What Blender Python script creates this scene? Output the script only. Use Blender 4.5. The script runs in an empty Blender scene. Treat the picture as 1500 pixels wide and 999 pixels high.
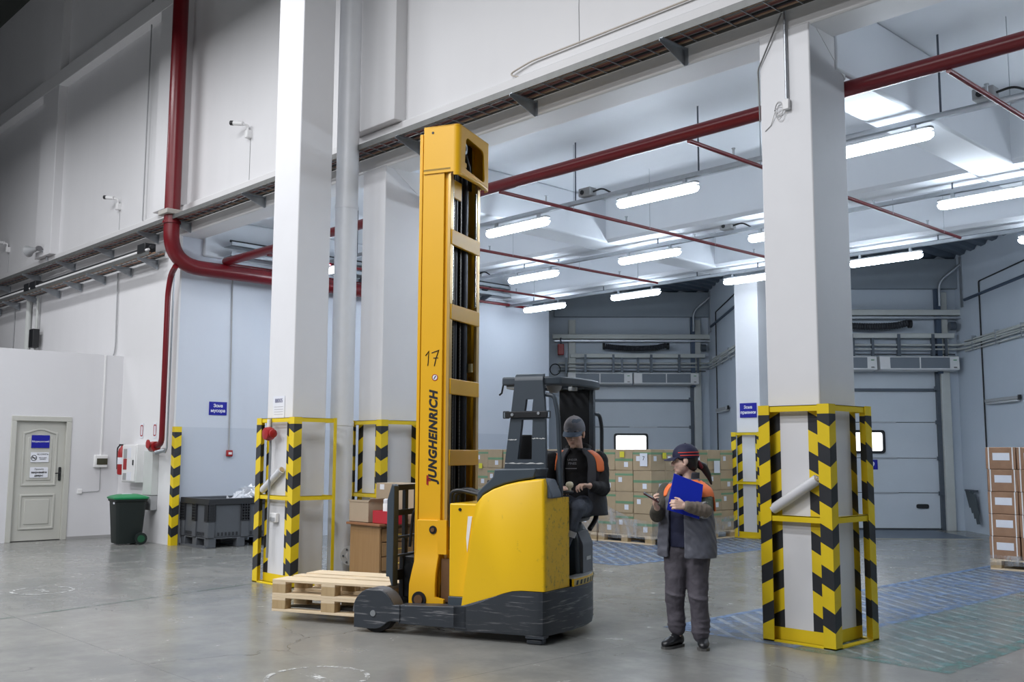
import bpy, bmesh, math, random
from mathutils import Vector, Matrix, Euler

random.seed(7)
SC = bpy.context.scene
COL = SC.collection
PI = math.pi
R = math.radians

# ------------------------------------------------------------------ camera
cam_d = bpy.data.cameras.new('camera')
cam = bpy.data.objects.new('camera', cam_d)
COL.objects.link(cam)
SC.camera = cam
F_PX, PITCH, YAW, ROLL, CAM_H = 1466.09, 0.111779, 0.807213, 0.0040854, 1.53
cam_d.sensor_width = 36.0
cam_d.lens = F_PX * 36.0 / 1500.0
cam_d.clip_end = 200
_f = Vector((-math.sin(YAW) * math.cos(PITCH), math.cos(YAW) * math.cos(PITCH), math.sin(PITCH)))
_r = Vector((math.cos(YAW), math.sin(YAW), 0))
_u = _r.cross(_f)
_r2 = _r * math.cos(ROLL) + _u * math.sin(ROLL)
_u2 = -_r * math.sin(ROLL) + _u * math.cos(ROLL)
cam.matrix_world = Matrix(((_r2.x, _u2.x, -_f.x, 0), (_r2.y, _u2.y, -_f.y, 0), (_r2.z, _u2.z, -_f.z, CAM_H), (0, 0, 0, 1)))

# ------------------------------------------------------------------ world, light, exposure
W = bpy.data.worlds.new('world')
SC.world = W
W.use_nodes = True
W.node_tree.nodes['Background'].inputs[0].default_value = (0.80, 0.87, 1.0, 1)
W.node_tree.nodes['Background'].inputs[1].default_value = 0.035
SC.view_settings.view_transform = 'Standard'
SC.view_settings.look = 'None'
SC.view_settings.exposure = 0.15
SC.view_settings.gamma = 1.0
SC.view_settings.use_curve_mapping = False
SC.cycles.use_denoising = True
SC.cycles.max_bounces = 7
SC.cycles.diffuse_bounces = 4
SC.cycles.sample_clamp_indirect = 8


def hall_or_fill_lamp(x, y, z, power, colr=(0.955, 0.965, 1.0), sx=2.4, sy=0.5):
    l = bpy.data.lights.new('hall_or_fill_lamp', 'AREA')
    l.shape = 'RECTANGLE'
    l.size, l.size_y = sx, sy
    l.energy = power
    l.color = colr
    o = bpy.data.objects.new('hall_or_fill_lamp', l)
    o.location = (x, y, z)
    COL.objects.link(o)
    return o


HALL_P = 275
for hx, hy, hk in ((-21.5, 3.8, .38), (-16.0, 3.8, .70), (-11.2, 3.6, .75), (-21.5, -2.0, .55), (-16.0, -2.0, 1), (-11.2, -2.0, 1.1), (-6.6, -2.0, .8),
                   (-11.2, -8.0, 1.2), (-5.6, -8.0, 2.7), (-1.5, -8.0, 1.0), (-5.2, 1.8, 1.3)):  # farthest row from the facade and last lamp are fill, added to brighten front faces
    hall_or_fill_lamp(hx, hy, 8.6, HALL_P * hk)

# ------------------------------------------------------------------ helpers


class MB:
    """Collects shapes and links them as one mesh object."""

    def __init__(self):
        self.v = []
        self.f = []

    def add(self, vs, fs, M=None):
        o = len(self.v)
        if M is not None:
            vs = [M @ Vector(p) for p in vs]
        self.v += [tuple(p) for p in vs]
        self.f += [tuple(i + o for i in f) for f in fs]
        return self

    def box(self, x0, x1, y0, y1, z0, z1, M=None):
        vs = [(x0, y0, z0), (x1, y0, z0), (x1, y1, z0), (x0, y1, z0), (x0, y0, z1), (x1, y0, z1), (x1, y1, z1), (x0, y1, z1)]
        fs = [(0, 3, 2, 1), (4, 5, 6, 7), (0, 1, 5, 4), (1, 2, 6, 5), (2, 3, 7, 6), (3, 0, 4, 7)]
        return self.add(vs, fs, M)

    def prism(self, poly, axis, a, b, M=None):
        """poly: 2D points; axis 'x' -> (y,z), 'y' -> (x,z), 'z' -> (x,y); extruded a..b"""
        n = len(poly)

        def P(p, t):
            if axis == 'x':
                return (t, p[0], p[1])
            if axis == 'y':
                return (p[0], t, p[1])
            return (p[0], p[1], t)
        vs = [P(p, a) for p in poly] + [P(p, b) for p in poly]
        fs = [tuple(range(n)), tuple(range(2 * n - 1, n - 1, -1))]
        for i in range(n):
            j = (i + 1) % n
            fs.append((i, i + n, j + n, j))
        return self.add(vs, fs, M)

    def ring(self, outer, inner, axis, a, b, M=None):
        """a frame between two polygons with the same number of points"""
        n = len(outer)

        def P(p, t):
            if axis == 'x':
                return (t, p[0], p[1])
            if axis == 'y':
                return (p[0], t, p[1])
            return (p[0], p[1], t)
        vs = [P(p, a) for p in outer] + [P(p, a) for p in inner] + [P(p, b) for p in outer] + [P(p, b) for p in inner]
        fs = []
        for i in range(n):
            j = (i + 1) % n
            fs += [(i, j, j + n, i + n), (2 * n + i, 3 * n + i, 3 * n + j, 2 * n + j),
                   (i, 2 * n + i, 2 * n + j, j), (n + i, n + j, 3 * n + j, 3 * n + i)]
        return self.add(vs, fs, M)

    def tube(self, pts, r, n=10, cap=True, rb=None):
        """a round pipe along a polyline; r may be a list"""
        pts = [Vector(p) for p in pts]
        m = len(pts)
        rs = r if isinstance(r, (list, tuple)) else [r] * m
        t0 = (pts[1] - pts[0]).normalized()
        up = Vector((0, 0, 1)) if abs(t0.z) < .9 else Vector((1, 0, 0))
        a = t0.cross(up).normalized()
        vs, fs = [], []
        for i, p in enumerate(pts):
            if i == 0:
                t = pts[1] - pts[0]
            elif i == m - 1:
                t = pts[-1] - pts[-2]
            else:
                t = (pts[i] - pts[i - 1]).normalized() + (pts[i + 1] - pts[i]).normalized()
            t = t.normalized()
            a = (a - t * a.dot(t)).normalized()
            b = t.cross(a)
            k = 1.0
            if 0 < i < m - 1:
                c = (pts[i] - pts[i - 1]).normalized().dot(t)
                k = 1 / max(c, .5)
            for j in range(n):
                th = 2 * PI * j / n
                vs.append(p + (a * math.cos(th) + b * math.sin(th)) * rs[i] * (1 if k == 1 else (k + 1) / 2))
        for i in range(m - 1):
            for j in range(n):
                k = (j + 1) % n
                fs.append((i * n + j, i * n + k, (i + 1) * n + k, (i + 1) * n + j))
        if cap:
            fs.append(tuple(range(n - 1, -1, -1)))
            fs.append(tuple((m - 1) * n + j for j in range(n)))
        return self.add(vs, fs)

    def cyl(self, p0, p1, r0, r1=None, n=16):
        return self.tube([p0, p1], [r0, r0 if r1 is None else r1], n)

    def lathe(self, prof, n=20, M=None):
        """prof: (r, z) list around local z"""
        vs, fs = [], []
        m = len(prof)
        for r, z in prof:
            for j in range(n):
                th = 2 * PI * j / n
                vs.append((r * math.cos(th), r * math.sin(th), z))
        for i in range(m - 1):
            for j in range(n):
                k = (j + 1) % n
                fs.append((i * n + j, i * n + k, (i + 1) * n + k, (i + 1) * n + j))
        fs.append(tuple(range(n - 1, -1, -1)))
        fs.append(tuple((m - 1) * n + j for j in range(n)))
        return self.add(vs, fs, M)

    def loft(self, rings, cap=True, M=None):
        n = len(rings[0])
        vs = [p for r in rings for p in r]
        fs = []
        for i in range(len(rings) - 1):
            for j in range(n):
                k = (j + 1) % n
                fs.append((i * n + j, i * n + k, (i + 1) * n + k, (i + 1) * n + j))
        if cap:
            fs.append(tuple(range(n - 1, -1, -1)))
            fs.append(tuple((len(rings) - 1) * n + j for j in range(n)))
        return self.add(vs, fs, M)

    def ell(self, c, r, rot=None, nu=16, nv=10):
        M = Matrix.Translation(Vector(c)) @ (rot.to_4x4() if rot is not None else Matrix.Identity(4)) @ Matrix.Diagonal((r[0], r[1], r[2], 1))
        prof = [(math.sin(PI * i / nv), -math.cos(PI * i / nv)) for i in range(1, nv)]
        return self.lathe([(0.02, -1)] + prof + [(0.02, 1)], nu, M)

    def cap(self, p0, p1, r0, r1, n=14):
        """tapered capsule"""
        p0, p1 = Vector(p0), Vector(p1)
        d = (p1 - p0).normalized()
        pts, rs = [], []
        for k in range(5):
            t = PI / 2 * k / 4.4
            pts.append(p0 - d * r0 * math.cos(t))
            rs.append(max(r0 * math.sin(t), r0 * .08))
        pts.append(p0)
        rs.append(r0)
        pts.append(p1)
        rs.append(r1)
        for k in range(4, -1, -1):
            t = PI / 2 * k / 4.4
            pts.append(p1 + d * r1 * math.cos(t))
            rs.append(max(r1 * math.sin(t), r1 * .08))
        t0 = d
        up = Vector((0, 0, 1)) if abs(t0.z) < .9 else Vector((1, 0, 0))
        a = t0.cross(up).normalized()
        b = t0.cross(a)
        rings = [[p + (a * math.cos(2 * PI * j / n) + b * math.sin(2 * PI * j / n)) * r for j in range(n)] for p, r in zip(pts, rs)]
        return self.loft(rings)

    def mesh(self, name, smooth=None, fix=True):
        me = bpy.data.meshes.new(name)
        me.from_pydata(self.v, [], self.f)
        if fix:
            bm = bmesh.new()
            bm.from_mesh(me)
            bmesh.ops.recalc_face_normals(bm, faces=bm.faces)
            bm.to_mesh(me)
            bm.free()
        if smooth:
            me.shade_smooth()
            me.set_sharp_from_angle(angle=R(smooth))
        return me

    def build(self, name, m, parent=None, smooth=None, bev=0, seg=2, loc=None, rot=None, fix=True):
        me = self.mesh(name, smooth, fix)
        me.materials.append(m)
        o = bpy.data.objects.new(name, me)
        COL.objects.link(o)
        if parent is not None:
            o.parent = parent
        if loc is not None:
            o.location = loc
        if rot is not None:
            o.rotation_euler = rot
        if bev:
            md = o.modifiers.new('bevel', 'BEVEL')
            md.width = bev
            md.segments = seg
            md.limit_method = 'ANGLE'
            md.angle_limit = R(35)
            me.shade_smooth()
            me.set_sharp_from_angle(angle=R(smooth or 30))
        return o


def tag(o, label, cat, group=None, kind=None):
    o['label'] = label
    o['category'] = cat
    if group:
        o['group'] = group
    if kind:
        o['kind'] = kind
    return o


def thing(name, label, cat, loc=(0, 0, 0), rz=0, group=None):
    o = bpy.data.objects.new(name, None)
    o.empty_display_size = .2
    o.location = loc
    o.rotation_euler = (0, 0, rz)
    COL.objects.link(o)
    return tag(o, label, cat, group)


def struct(o):
    o['kind'] = 'structure'
    return o


def dup(root, loc, rz=None, label=None, group=None):
    r = root.copy()
    COL.objects.link(r)
    r.location = loc
    if rz is not None:
        r.rotation_euler = (0, 0, rz)
    if label:
        r['label'] = label
    if group:
        r['group'] = group
    for ch in list(root.children):
        c = ch.copy()
        COL.objects.link(c)
        c.parent = r
        for g in list(ch.children):
            d = g.copy()
            COL.objects.link(d)
            d.parent = c
    return r


def share(o, name, parent=None, loc=None, rot=None):
    """another object with the same mesh"""
    c = o.copy()
    c.name = name
    COL.objects.link(c)
    if parent is not None:
        c.parent = parent
    if loc is not None:
        c.location = loc
    if rot is not None:
        c.rotation_euler = rot
    return c


def fillet(pts, r, n=5):
    """round the corners of an open polyline"""
    pts = [Vector(p) for p in pts]
    out = [pts[0]]
    for i in range(1, len(pts) - 1):
        a, b, c = pts[i - 1], pts[i], pts[i + 1]
        d0, d1 = (a - b), (c - b)
        k = min(r, d0.length * .45, d1.length * .45)
        p0, p1 = b + d0.normalized() * k, b + d1.normalized() * k
        for j in range(n + 1):
            t = j / n
            out.append(p0 * (1 - t) ** 2 + b * 2 * t * (1 - t) + p1 * t * t)
    out.append(pts[-1])
    return out


def round_poly(poly, r, n=4):
    out = []
    m = len(poly)
    for i in range(m):
        a, b, c = Vector(poly[i - 1]), Vector(poly[i]), Vector(poly[(i + 1) % m])
        d0, d1 = a - b, c - b
        k = min(r, d0.length * .45, d1.length * .45)
        p0, p1 = b + d0.normalized() * k, b + d1.normalized() * k
        for j in range(n + 1):
            t = j / n
            q = p0 * (1 - t) ** 2 + b * 2 * t * (1 - t) + p1 * t * t
            out.append((q.x, q.y))
    return out


# ------------------------------------------------------------------ materials
_M = {}


class NT:
    def __init__(self, name):
        self.m = bpy.data.materials.new(name)
        self.m.use_nodes = True
        self.t = self.m.node_tree
        self.b = self.t.nodes['Principled BSDF']

    def n(self, typ, **kw):
        x = self.t.nodes.new(typ)
        for k, v in kw.items():
            setattr(x, k, v)
        return x

    def l(self, a, b):
        self.t.links.new(a, b)

    def math(self, op, a, b=None, c=None):
        x = self.n('ShaderNodeMath', operation=op)
        for i, q in enumerate((a, b, c)):
            if q is None:
                continue
            if isinstance(q, (int, float)):
                x.inputs[i].default_value = q
            else:
                self.l(q, x.inputs[i])
        return x.outputs[0]

    def mix(self, fac, a, b):
        x = self.n('ShaderNodeMix', data_type='RGBA')
        for q, s in ((fac, x.inputs[0]), (a, x.inputs[6]), (b, x.inputs[7])):
            if isinstance(q, (int, float)):
                s.default_value = q
            elif isinstance(q, (tuple, list)):
                s.default_value = (*q[:3], 1)
            else:
                self.l(q, s)
        return x.outputs[2]

    def noise(self, scale, detail=4, rough=.55, vec=None, stretch=None):
        x = self.n('ShaderNodeTexNoise')
        x.inputs['Scale'].default_value = scale
        x.inputs['Detail'].default_value = detail
        x.inputs['Roughness'].default_value = rough
        if vec is None:
            vec = self.n('ShaderNodeTexCoord').outputs['Object']
        if stretch:
            mp = self.n('ShaderNodeMapping')
            mp.inputs['Scale'].default_value = stretch
            self.l(vec, mp.inputs[0])
            vec = mp.outputs[0]
        self.l(vec, x.inputs['Vector'])
        return x.outputs['Fac']

    def ramp(self, fac, a, b):
        x = self.n('ShaderNodeMapRange')
        x.inputs[1].default_value = a
        x.inputs[2].default_value = b
        self.l(fac, x.inputs[0])
        return x.outputs[0]

    def bump(self, h, strength=.3, dist=.01):
        x = self.n('ShaderNodeBump')
        x.inputs['Strength'].default_value = strength
        x.inputs['Distance'].default_value = dist
        self.l(h, x.inputs['Height'])
        self.l(x.outputs[0], self.b.inputs['Normal'])

    def base(self, c):
        if isinstance(c, (tuple, list)):
            self.b.inputs['Base Color'].default_value = (*c[:3], 1)
        else:
            self.l(c, self.b.inputs['Base Color'])

    def rough(self, r):
        if isinstance(r, (int, float)):
            self.b.inputs['Roughness'].default_value = r
        else:
            self.l(r, self.b.inputs['Roughness'])


def sc(c, k):
    return tuple(min(1, x * k) for x in c)


def srgb(r, g, b):
    f = lambda u: (u / 255 / 12.92) if u <= 10 else ((u / 255 + .055) / 1.055) ** 2.4
    return (f(r), f(g), f(b))


def mat(name, colr, rough=.5, metal=0.0, var=.06, vs=6.0, bump=0, bs=60.0, spec=.5, dirt=None, scratch=None):
    """plain painted / plastic / cloth material with slight colour variation; dirt=(colour, scale, lo, hi)"""
    if name in _M:
        return _M[name]
    t = NT(name)
    c = t.mix(t.noise(vs), sc(colr, 1 - var), sc(colr, 1 + var))
    if dirt:
        dc, ds, lo, hi = dirt
        c = t.mix(t.ramp(t.noise(ds, 8, .65), lo, hi), c, dc)
    if scratch:
        dc, ds, lo, hi, st = scratch
        c = t.mix(t.ramp(t.noise(ds, 5, .6, stretch=st), lo, hi), c, dc)
    t.base(c)
    t.rough(rough)
    t.b.inputs['Metallic'].default_value = metal
    t.b.inputs['Specular IOR Level'].default_value = spec
    if bump:
        t.bump(t.noise(bs, 5), bump)
    _M[name] = t.m
    return t.m


def emis(name, colr, strength, base=(.9, .9, .9)):
    t = NT(name)
    t.base(base)
    t.b.inputs['Emission Color'].default_value = (*colr, 1)
    t.b.inputs['Emission Strength'].default_value = strength
    return t.m


# painted walls: white above, a little greyer below the two-metre paint line
def wall_mat(name, up, low=None, zline=1.95, rough=.55):
    t = NT(name)
    g = t.n('ShaderNodeNewGeometry')
    n1 = t.noise(.7, 5, .6, g.outputs['Position'])
    n2 = t.noise(.35, 3, .5, g.outputs['Position'], (6, 6, .5))
    c = t.mix(n1, sc(up, .95), sc(up, 1.03))
    c = t.mix(t.math('MULTIPLY', t.ramp(n2, .5, .8), .18), c, sc(up, .82))
    if low:
        s = t.n('ShaderNodeSeparateXYZ')
        t.l(g.outputs['Position'], s.inputs[0])
        c2 = t.mix(n1, sc(low, .95), sc(low, 1.04))
        c = t.mix(t.math('LESS_THAN', s.outputs[2], zline), c, c2)
    t.base(c)
    t.rough(rough)
    t.bump(t.noise(9, 6, .6, g.outputs['Position']), .08, .02)
    return t.m


WALL = wall_mat('white_wall_paint', (.74, .74, .75))
WALL2 = wall_mat('two_tone_wall_paint', (.62, .66, .73), (.54, .585, .66))
CEIL = wall_mat('ceiling_paint', (.70, .73, .77))
BEAM = wall_mat('beam_paint', (.73, .73, .735))
OFFICE = wall_mat('office_wall_paint', (.66, .66, .68))
HALLROOF = mat('dark_roof_sheet', (.05, .055, .05), .6)
DECK = mat('dark_roof_deck', (.10, .13, .17), .5, .3)
DOCKW = wall_mat('dock_panel_paint', (.50, .56, .63))
DOORP = mat('sectional_door_paint', (.56, .61, .66), .4, 0, .04, 2)
STEELG = mat('galvanised_steel', (.42, .45, .48), .38, .75, .12, 14)
STEELR = mat('dull_tray_rail', (.17, .175, .17), .5, .5, .2, 10)
STEELD = mat('dark_grey_steel', (.10, .12, .145), .45, .5, .12, 14)
BEIGE = mat('beige_steel_paint', (.52, .54, .52), .5, .1, .08, 6)
YEL = mat('yellow_guard_paint', (.78, .57, .01), .42, 0, .06, 5, dirt=((.30, .22, .05), 9, .66, .95))
BLACKP = mat('black_plastic', (.012, .013, .015), .45)
REDP = mat('red_pipe_paint', (.15, .005, .010), .32, 0, .1, 5)
REDB = mat('bright_red_paint', (.34, .014, .016), .4)
WHITEP = mat('white_plastic', (.78, .78, .78), .4)
GREYP = mat('grey_plastic', (.35, .36, .37), .45)
CREAM = mat('cream_plastic', (.66, .62, .46), .4)
BLUES = mat('blue_sign_face', srgb(18, 22, 150), .35, 0, .02)
LETTER = mat('white_lettering', (.85, .86, .9), .5, 0, .01)
INK = mat('black_ink', (.01, .01, .012), .5, 0, .01)
PAPER = mat('white_paper', (.74, .76, .82), .6, 0, .03, 20)


def chevron(t, d, z, period=.325, k=.52, ph=0.0):
    q = t.math('DIVIDE', t.math('SUBTRACT', z, t.math('ADD', t.math('MULTIPLY', d, k), ph)), period)
    return t.math('LESS_THAN', t.math('FRACT', q), .46)


def post_mat():
    t = NT('yellow_black_chevron_paint')
    s = t.n('ShaderNodeSeparateXYZ')
    tc = t.n('ShaderNodeTexCoord').outputs['Object']
    t.l(tc, s.inputs[0])
    d = t.math('ADD', t.math('ABSOLUTE', s.outputs[0]), t.math('ABSOLUTE', s.outputs[1]))
    st = chevron(t, d, s.outputs[2], ph=.13)
    st = t.math('MULTIPLY', st, t.math('LESS_THAN', s.outputs[2], 1.86))
    st = t.math('MULTIPLY', st, t.math('GREATER_THAN', s.outputs[2], .10))
    n = t.noise(7, 5)
    y = t.mix(n, (.72, .52, .008), (.84, .62, .015))
    y = t.mix(t.ramp(t.noise(14, 7, .7), .66, .85), y, (.35, .26, .06))
    b = t.mix(n, (.018, .021, .026), (.032, .035, .04))
    t.base(t.mix(st, y, b))
    t.rough(.42)
    return t.m


POSTM = post_mat()


def column_mat(name, hx, hy, paint=(.73, .735, .755), band=.115, farband=True):
    """white column, chevron bands painted up both edges of every face to 1.95 m and a yellow foot"""
    t = NT(name)
    s = t.n('ShaderNodeSeparateXYZ')
    t.l(t.n('ShaderNodeTexCoord').outputs['Object'], s.inputs[0])
    nrm = t.n('ShaderNodeSeparateXYZ')
    t.l(t.n('ShaderNodeNewGeometry').outputs['Normal'], nrm.inputs[0])
    dx = t.math('SUBTRACT', hx, t.math('ABSOLUTE', s.outputs[0]))
    dy = t.math('SUBTRACT', hy, t.math('ABSOLUTE', s.outputs[1]))
    if not farband:
        dy = t.math('ADD', hy, s.outputs[1])
    isY = t.math('GREATER_THAN', t.math('ABSOLUTE', nrm.outputs[1]), .7)
    d = t.math('ADD', t.math('MULTIPLY', isY, dx), t.math('MULTIPLY', t.math('SUBTRACT', 1, isY), dy))
    st = chevron(t, d, s.outputs[2], ph=.05)
    low = t.math('LESS_THAN', s.outputs[2], 1.93)
    foot = t.math('LESS_THAN', s.outputs[2], .11)
    inb = t.math('MULTIPLY', t.math('LESS_THAN', d, band), low)
    anyp = t.math('MAXIMUM', inb, foot)
    blk = t.math('MULTIPLY', t.math('MULTIPLY', st, inb), t.math('SUBTRACT', 1, foot))
    n = t.noise(3, 5)
    w = t.mix(n, sc(paint, .95), sc(paint, 1.03))
    scuff = t.math('MULTIPLY', t.ramp(t.noise(5, 7, .7, stretch=(1, 1, 3)), .62, .8), .35)
    w = t.mix(t.math('MULTIPLY', scuff, t.math('LESS_THAN', s.outputs[2], 1.2)), w, (.42, .42, .43))
    y = t.mix(n, (.72, .52, .008), (.84, .62, .015))
    c = t.mix(anyp, w, y)
    c = t.mix(blk, c, (.02, .022, .027))
    t.base(c)
    t.rough(.5)
    t.bump(t.noise(12, 6), .06, .01)
    return t.m


def floor_mat():
    t = NT('polished_concrete')
    P = t.n('ShaderNodeNewGeometry').outputs['Position']
    n1 = t.noise(.35, 6, .6, P)
    n2 = t.noise(2.2, 8, .65, P)
    n3 = t.noise(14, 6, .7, P)
    c = t.mix(t.ramp(n1, .3, .7), (.145, .152, .15), (.265, .262, .242))
    c = t.mix(t.math('MULTIPLY', t.ramp(n2, .45, .75), .55), c, (.315, .31, .29))
    c = t.mix(t.math('MULTIPLY', t.ramp(n3, .5, .8), .25), c, (.14, .145, .145))
    # hairline cracks: the borders of large warped cells, broken up by noise
    wv = t.n('ShaderNodeTexNoise')
    wv.inputs['Scale'].default_value = 1.6
    wv.inputs['Detail'].default_value = 6
    t.l(P, wv.inputs['Vector'])
    vm = t.n('ShaderNodeVectorMath', operation='SCALE')
    vm.inputs['Scale'].default_value = .9
    t.l(wv.outputs['Color'], vm.inputs[0])
    va = t.n('ShaderNodeVectorMath', operation='ADD')
    t.l(P, va.inputs[0])
    t.l(vm.outputs[0], va.inputs[1])
    vo = t.n('ShaderNodeTexVoronoi', feature='DISTANCE_TO_EDGE', voronoi_dimensions='2D')
    vo.inputs['Scale'].default_value = .42
    t.l(va.outputs[0], vo.inputs['Vector'])
    cr = t.math('LESS_THAN', vo.outputs['Distance'], .0026)
    cr = t.math('MULTIPLY', cr, t.ramp(t.noise(.6, 3, .5, P), .47, .56))
    c = t.mix(t.math('MULTIPLY', cr, .62), c, (.045, .047, .05))
    # saw-cut joints every three metres
    s = t.n('ShaderNodeSeparateXYZ')
    t.l(P, s.inputs[0])
    jn = None
    for ax, off in ((0, 1.15), (1, 1.85)):
        fr = t.math('FRACT', t.math('DIVIDE', t.math('ADD', s.outputs[ax], 60 + off), 3.1))
        j = t.math('LESS_THAN', fr, .0028)
        jn = j if jn is None else t.math('MAXIMUM', jn, j)
    c = t.mix(t.math('MULTIPLY', jn, .5), c, (.09, .095, .095))
    t.base(c)
    r = t.math('ADD', t.math('MULTIPLY', n2, .22), .13)
    t.rough(r)
    t.b.inputs['Specular IOR Level'].default_value = .5
    t.bump(t.noise(5, 4, .5, P), .02, .01)
    return t.m


FLOORM = floor_mat()


def worn_paint(name, colr, lo=.42, hi=.62, scale=5.0, stripes=None, stretch=(1, 1, 1), rough=.4):
    """floor paint worn through to the concrete; stripes=(angle, period, second colour)"""
    t = NT(name)
    P = t.n('ShaderNodeNewGeometry').outputs['Position']
    c = t.mix(t.noise(3, 4, .5, P), sc(colr, .85), sc(colr, 1.15))
    keep = t.ramp(t.noise(scale, 8, .7, P, stretch), lo, hi)
    if stripes:
        ang, per, c2, wd, keep2 = stripes
        s = t.n('ShaderNodeSeparateXYZ')
        t.l(P, s.inputs[0])
        q = t.math('ADD', t.math('MULTIPLY', s.outputs[0], math.cos(ang)), t.math('MULTIPLY', s.outputs[1], math.sin(ang)))
        st = t.math('LESS_THAN', t.math('FRACT', t.math('DIVIDE', t.math('ADD', q, 50), per)), wd)
        c = t.mix(st, c, c2)
        k2 = t.math('MULTIPLY', t.ramp(t.noise(scale * 1.4, 7, .7, P), lo - .12, hi - .1), keep2)
        keep = t.math('ADD', t.math('MULTIPLY', keep, t.math('SUBTRACT', 1, st)), t.math('MULTIPLY', k2, st))
    t.base(c)
    t.rough(rough)
    tr = t.n('ShaderNodeBsdfTransparent')
    mx = t.n('ShaderNodeMixShader')
    t.l(keep, mx.inputs[0])
    t.l(tr.outputs[0], mx.inputs[1])
    t.l(t.b.outputs[0], mx.inputs[2])
    t.l(mx.outputs[0], t.t.nodes['Material Output'].inputs[0])
    return t.m


def wood_mat(name, a, b, rough=.55, st=(1, 12, 12)):
    t = NT(name)
    n = t.noise(3, 6, .6, None, st)
    t.base(t.mix(n, a, b))
    t.rough(rough)
    return t.m


PINE = wood_mat('pale_pine', (.62, .47, .29), (.84, .71, .52))
PINEB = wood_mat('pine_block', (.36, .24, .11), (.56, .42, .24), .6, (8, 8, 1))
DESKW = wood_mat('brown_desk_veneer', (.25, .14, .055), (.36, .215, .095), .4, (12, 12, 1))
CARD = mat('brown_cardboard', (.42, .32, .20), .38, 0, .16, 4)
CARD2 = mat('pale_cardboard', (.40, .315, .225), .6, 0, .08, 3)
CARDR = mat('reddish_cardboard', (.34, .20, .125), .26, 0, .28, 7, .45, 22)
TAPEG = mat('green_tape', (.16, .30, .17), .35)
TAPEB = mat('brown_tape', (.40, .27, .15), .3)


def text(name, body, size, m, parent, M, ext=.0008, shear=0.0, sx=1.0, space=1.0, offset=0.0):
    cu = bpy.data.curves.new(name, 'FONT')
    cu.body = body
    cu.size = size
    cu.align_x = 'CENTER'
    cu.align_y = 'CENTER'
    cu.extrude = ext
    cu.shear = shear
    cu.space_character = space
    cu.offset = offset
    cu.resolution_u = 3
    o = bpy.data.objects.new(name, cu)
    COL.objects.link(o)
    me = bpy.data.meshes.new_from_object(o.evaluated_get(bpy.context.evaluated_depsgraph_get()))
    bpy.data.objects.remove(o)
    bpy.data.curves.remove(cu)
    me.name = name
    me.transform(Matrix.Diagonal((sx, 1, 1, 1)))
    me.materials.clear()
    me.materials.append(m)
    q = bpy.data.objects.new(name, me)
    COL.objects.link(q)
    q.parent = parent
    q.matrix_local = M
    return q


def frame(ox, xa, ya):
    """4x4 with origin ox, local x = xa, local y = ya"""
    x, y = Vector(xa).normalized(), Vector(ya).normalized()
    z = x.cross(y)
    return Matrix(((x.x, y.x, z.x, ox[0]), (x.y, y.y, z.y, ox[1]), (x.z, y.z, z.z, ox[2]), (0, 0, 0, 1)))


FACE_Y = ((1, 0, 0), (0, 0, 1))      # a sign that faces -Y
FACE_X = ((0, 1, 0), (0, 0, 1))      # a sign that faces +X

# ================================================================== SETTING
ZB, ZS, ZT = 5.2, 5.6, 4.9            # facade beam soffit, slab soffit, cross beam soffit
FY = 7.516                            # front plane of the facade

struct(MB().add([(-45, -14, 0), (9, -14, 0), (9, 30, 0), (-45, 30, 0)], [(0, 1, 2, 3)]).build('floor', FLOORM))
struct(MB().box(-34, 6, -14, 7.95, 12.4, 12.6).build('ceiling', HALLROOF))

# upper facade wall, its lower beam and the left wall below the beam
struct(MB().box(-34, 6, 7.58, 7.93, 5.73, 12.4).build('wall_facade', WALL))
struct(MB().box(-34, 6, FY, 7.93, ZB, 5.73).build('trim_1', BEAM, bev=.02))
m = MB()
m.box(-34, -16.05, FY + .02, FY + .05, 0, ZB)
m.box(-34, -16.35, FY + .05, 7.93, 0, ZB)
struct(m.build('wall_left', WALL))
m = MB()
m.box(-34, 6, FY - .12, 7.6, 9.45, 9.78)
struct(m.build('trim_2', BEAM, bev=.015))
for i, (x0, x1) in enumerate(((-22.95, -22.0), (-16.95, -16.0), (-10.85, -9.9))):
    struct(MB().box(x0, x1, 7.40, 7.6, 5.73, 12.4).build('trim_%d' % (3 + i), WALL, bev=.012))

# bay behind the facade: end wall, slab, beams
struct(MB().box(-16.35, -16.05, FY + .051, 16.55, 0, ZB - .001).box(-16.35, -16.05, 7.93, 16.55, ZB - .001, 5.7).build('wall_bay', WALL2))
struct(MB().box(-16.2, 6, 7.93, 15.6, ZS, 5.75).build('ceiling_bay', CEIL))
k = 8
for x in (-16.25, -10.62, -4.42, 1.78):
    struct(MB().box(x - .255, x + .255, 7.93, 15.6, ZT, ZS).build('trim_%d' % k, CEIL, bev=.03))
    k += 1
for y0, y1 in ((12.0, 12.65), (15.0, 15.6)):
    for x0, x1 in ((-16.05, -10.875), (-10.365, -4.675), (-4.165, 1.525)):
        struct(MB().prism([(y0, ZT + .05), (y0 + .05, ZT), (y1 - .05, ZT), (y1, ZT + .05), (y1, ZS), (y0, ZS)], 'x', x0, x1).build('trim_%d' % k, CEIL))
        k += 1

# loading docks: saw-tooth walls at 45 degrees
D = Vector((1, 1, 0)).normalized()
E = Vector((1, -1, 0)).normalized()


def dock_frame(kk):
    """local x along the door wall (0 at the inner corner, negative to the left), local -y towards the room"""
    c = Vector((-8.55 - 6.2 * kk, 21.0, 0))
    return Matrix(((D.x, -E.x, 0, c.x), (D.y, -E.y, 0, c.y), (0, 0, 1, 0), (0, 0, 0, 1)))


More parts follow.
